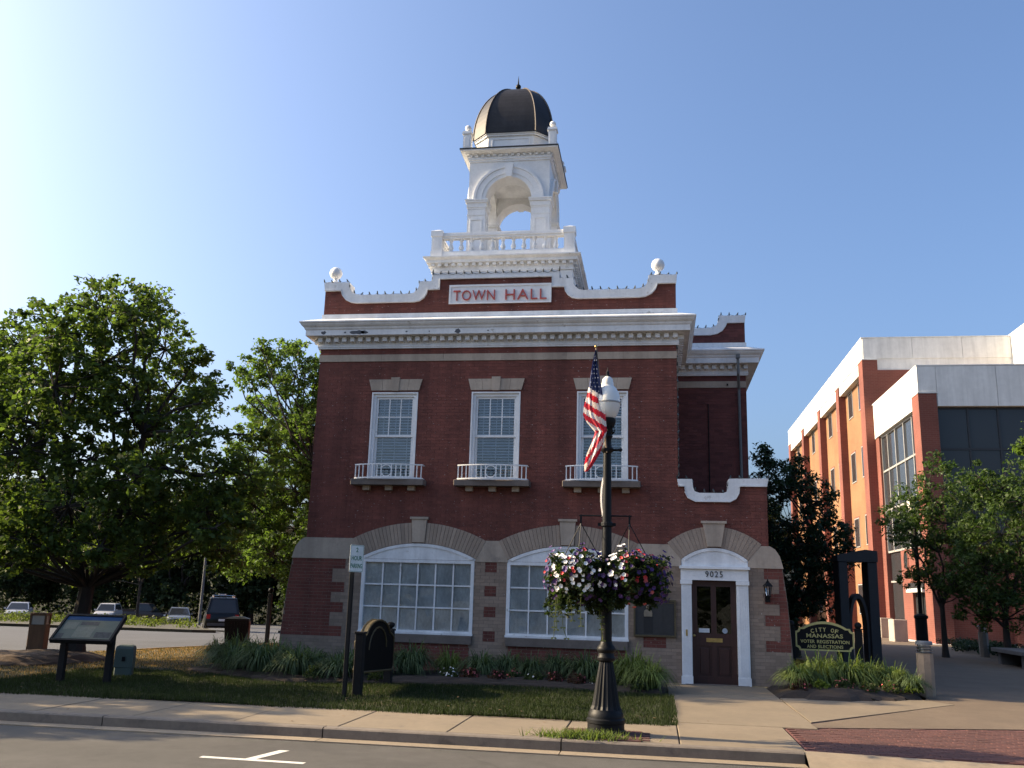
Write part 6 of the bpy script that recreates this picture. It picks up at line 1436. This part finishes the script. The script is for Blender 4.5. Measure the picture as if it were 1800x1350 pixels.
# ================================================================== VEHICLES in the car park
TYRE = mat('tyre', (.015, .015, .016), .85); RIMM = mat('wheel_rim', (.35, .35, .36), .35, .1, 5, metal=.8); CGL = OGL
LENS = mat('headlamp', (.7, .7, .68), .15); TAIL = mat('tail_lamp', (.35, .012, .012), .25); PLATE = mat('number_plate', (.6, .6, .58), .5); CHROME = mat('chrome', (.5, .5, .5), .2, .05, 5, metal=.9)
def car(name, label, cat, loc, rz, col, L=4.5, W=1.78, Hb=.92, Ht=1.44, cab=(-.9, -.35, .75, 1.35), bed=None, rack=False, metal=.3, group='vehicles in the car park'):
    """x forward. body lofted in stations, glazed cabin, wheels, lamps; cab = (rear foot, rear top, front top, front foot)"""
    r = thing(name, label, cat, loc, rz, group); paint = mat('paint_' + name + str(int(loc[0])), col, .28, .04, 3, metal=metal)
    w = W / 2; g = MB(); st = []
    def ring(x, zb, zt, hw):
        return [(x, -hw * .90, zb), (x, -hw, zb + .16), (x, -hw, zt - .20), (x, -hw * .93, zt - .03), (x, -hw * .6, zt), (x, hw * .6, zt), (x, hw * .93, zt - .03), (x, hw, zt - .20), (x, hw, zb + .16), (x, hw * .90, zb)]
    hood = Hb - .06; tail = Hb + .02
    for x, zb, zt, hw in ((-L / 2, .42, tail - .12, w * .86), (-L / 2 + .10, .26, tail, w * .96), (-L * .25, .22, Hb + .02, w), (0, .22, Hb, w), (L * .22, .22, Hb - .02, w), (L / 2 - .45, .24, hood - .08, w * .97), (L / 2 - .08, .28, hood - .22, w * .90), (L / 2, .40, hood - .32, w * .82)): st.append(ring(x, zb, zt, hw))
    g.loft(st); body = g.build('body', paint, r, True)
    a, b, c, d = cab; hb, ht = Hb - .02, Ht; w0, w1 = w * .93, w * .74
    bot = [(a, -w0, hb), (d, -w0, hb), (d, w0, hb), (a, w0, hb)]; top = [(b, -w1, ht - .05), (c, -w1, ht - .05), (c, w1, ht - .05), (b, w1, ht - .05)]
    def face(i, j, ins, nm):
        p0, p1, p2, p3 = [Vector(q) for q in (bot[i], bot[j], top[j], top[i])]; cen = (p0 + p1 + p2 + p3) / 4
        nrm = (p1 - p0).cross(p3 - p0).normalized() * .012
        q = [cen + (p - cen) * ins + nrm for p in (p0, p1, p2, p3)]; MB().add(q + [p - nrm * 2 for p in q], [(0, 1, 2, 3), (7, 6, 5, 4), (0, 4, 5, 1), (1, 5, 6, 2), (2, 6, 7, 3), (3, 7, 4, 0)]).build(nm, CGL, r)
    g = MB(); g.loft([bot, top, [(b + .12, -w1 * .9, ht), (c - .12, -w1 * .9, ht), (c - .12, w1 * .9, ht), (b + .12, w1 * .9, ht)]]); g.build('cabin', paint, r)
    face(0, 1, .86, 'side_window'); face(1, 2, .88, 'windscreen'); face(2, 3, .86, 'side_window'); face(3, 0, .84, 'rear_window')
    if bed:
        g = MB(); g.box(-L / 2 + .06, a - .08, -w * .98, -w * .86, Hb - .04, Hb + .16); g.box(-L / 2 + .06, a - .08, w * .86, w * .98, Hb - .04, Hb + .16); g.box(-L / 2 + .04, -L / 2 + .12, -w * .85, w * .85, Hb - .05, Hb + .155); g.build('load_bed', paint, r)
    if rack:
        g = MB()
        for y in (-w1 * .8, w1 * .8): g.tube([(b + .1, y, ht + .1), (c - .2, y, ht + .1)], .025, 6)
        for x in (b + .3, (b + c) / 2, c - .4): g.tube([(x, -w1 * .85, ht + .1), (x, w1 * .85, ht + .1)], .022, 6); g.tube([(x, -w1 * .8, ht - .01), (x, -w1 * .8, ht + .1)], .02, 5); g.tube([(x, w1 * .8, ht - .01), (x, w1 * .8, ht + .1)], .02, 5)
        g.build('roof_rack', CHROME, r)
        g = MB(); g.tube([(b + .1, -.1, ht + .16), (c - .3, -.1, ht + .16)], .03, 5); g.tube([(b + .1, .25, ht + .16), (c - .3, .25, ht + .16)], .03, 5)
        for k in range(6): x = b + .3 + k * .35; g.tube([(x, -.1, ht + .16), (x, .25, ht + .16)], .018, 5)
        g.build('ladder', CHROME, r)
    for sx in (-L * .31, L * .31):
        for sy in (-1, 1):
            t = MB().lathe([(.24, -.11), (.32, -.10), (.33, -.04), (.33, .04), (.32, .10), (.24, .11)], seg=20).build('wheel', TYRE, r, True, (sx, sy * (w - .09), .33)); t.rotation_euler = (PI / 2, 0, 0)
            q = MB().lathe([(.05, -.118), (.21, -.114), (.21, .114), (.05, .118)], seg=14).build('rim', RIMM, t, True)
    for sy in (-1, 1):
        MB().box(L / 2 - .18, L / 2 - .02, sy * w * .76 - .16, sy * w * .76 + .13, hood - .36, hood - .22).build('headlight', LENS, r)
        MB().box(-L / 2 - .005, -L / 2 + .14, sy * w * .80 - .10, sy * w * .80 + .10, tail - .30, tail - .06).build('tail_light', TAIL, r)
        MB().box(d - .25, d - .12, sy * (w + .06) - .07, sy * (w + .06) + .07, hb + .02, hb + .15).build('wing_mirror', paint, r)
    MB().box(L / 2 - .05, L / 2 + .03, -w * .8, w * .8, .36, .50).build('bumper', mat('bumper_grey', (.05, .05, .05), .6), r); MB().box(-L / 2 - .04, -L / 2 + .05, -w * .85, w * .85, .38, .54).build('bumper', MATS['bumper_grey'], r)
    MB().box(L / 2 - .03, L / 2 + .012, -.4, .4, .52, .60).build('grille', FRAMED, r); MB().box(-L / 2 - .012, -L / 2 + .03, -.22, .22, .64, .76).build('number_plate', PLATE, r)
    return r
car('van', 'black van with a ladder on its roof rack seen from behind', 'van', (-25.45, 32.6, -.78), rad(118), (.004, .004, .005), 4.7, 1.95, 1.05, 1.95, (-2.28, -2.05, .75, 1.55), rack=True)
car('silver_car', 'silver saloon car parked nose out just left of the black van', 'car', (-37.6, 50.5, zlot(50.5)), rad(-62), (.20, .215, .225), 4.6, 1.8, .9, 1.42, (-1.6, -.95, .35, 1.15), metal=.6)
car('pickup_truck', 'dark pickup truck parked side on behind the thin island tree', 'pickup truck', (-55.0, 75, zlot(75)), rad(10), (.035, .026, .024), 5.9, 2.0, 1.12, 1.95, (-.3, -.1, 1.0, 1.7), bed=True)
car('sport_utility_vehicle', 'white sport utility vehicle parked facing the street left of the dark pickup', 'car', (-53.6, 66.5, zlot(66.5)), rad(-70), (.40, .40, .40), 4.7, 1.9, 1.05, 1.72, (-2.2, -1.8, .6, 1.3), metal=0)
car('parked_car', 'pale car glimpsed at the far left edge of the car park', 'car', (-51.0, 49.6, zlot(49.6)), rad(-60), (.35, .36, .39), 4.4, 1.78, .9, 1.42, (-1.6, -.95, .35, 1.15), metal=.2)
lp2 = thing('parking_lamp', 'slim grey lamp column behind the black van', 'lamp post', (-38.6, 56, zlot(56)))
MB().lathe([(.14, -.2), (.09, 7.5)], seg=10).build('pole', mat('galvanised', (.09, .095, .10), .5), lp2, True); MB().box(-.2, .9, -.15, .15, 7.45, 7.6).build('lamp_head', FRAMED, lp2)

# ================================================================== LIGHT STRINGS on the parapets
def light_string(P, y, label, step=.19):
    r = thing('light_string', label, 'string lights', (P[0][0], y, P[0][1]), 0, 'light strings along the copings'); o = Vector(r.location)
    pts = [Vector((p[0], y, p[1])) for p in P]; d = [0]
    for a, b in zip(pts[:-1], pts[1:]): d.append(d[-1] + (b - a).length)
    tot = d[-1]; n = int(tot / step); c = []; bp = []
    for i in range(n * 3 + 1):
        s = tot * i / (n * 3); k = max(j for j in range(len(d)) if d[j] <= s + 1e-9); k = min(k, len(pts) - 2); q = pts[k].lerp(pts[k + 1], (s - d[k]) / max(1e-6, d[k + 1] - d[k]))
        q = q - o + Vector((0, random.uniform(-.01, .01), .014 - (.03 if i % 3 else -.012) * random.uniform(.2, 1.2))); c.append(q)
        if i % 3 == 0: bp.append(q)
    MB().tube(c, .0045, 4).build('cable', DARKM, r)
    bm = MB().lathe([(.012, -.028), (.018, -.02), (.018, .015), (.014, .02), (.016, .03), (.010, .05), (.002, .062)], seg=6).mesh('bulb', mat('bulb_holder', (.05, .06, .06), .4), True)
    for q in bp:
        b = link('bulb', bm, r, q); b.rotation_euler = (random.uniform(-.7, .9), random.uniform(-.5, .5), 0)
ft = [(x, z + .012) for x, z in full_t]
random.seed(8)
light_string(ft[:14], -.03, 'string of small bulbs along the left scoop of the front parapet'); light_string([(-5.24, 9.16), (-2.19, 9.16)], -.062, 'string of small bulbs along the raised middle of the front parapet'); light_string(ft[-14:], -.03, 'string of small bulbs along the right scoop of the front parapet')
light_string([(x, z + .012) for x, z in wtp], 2.97, 'string of small bulbs along the parapet of the set back wing'); light_string([(x, z + .012) for x, z in atp], -.03, 'string of small bulbs along the notched parapet over the door')
light_string([(.515, 7.25), (.515, 4.35)], -.015, 'string of small bulbs running down the right corner of the hall')
cc = [(random.uniform(-70, 70), -56 + random.uniform(-4, 4), random.uniform(0, 7.5)) for k in range(420)]
o = link('woods', np_mesh('woods', leaves(np.array(cc), np.full(len(cc), 2.0), 34, .7), 4, LEAF6)); o['kind'] = 'stuff'  # unseen thicket behind the viewpoint, added to keep bright horizon out of glass reflections
# row of street trees on the far side of the road, behind the viewpoint: they stand in the window reflections
random.seed(12)
for i, x in enumerate((-27, -17, -8.5, 0, 8, 17, 27)):
    tree_copy(P1 if i % 2 else P2, (x, -46 + random.uniform(-2, 2), -.15), random.uniform(0, 6), 'street tree on the far side of the road', random.uniform(.6, .8), 'trees across the road')
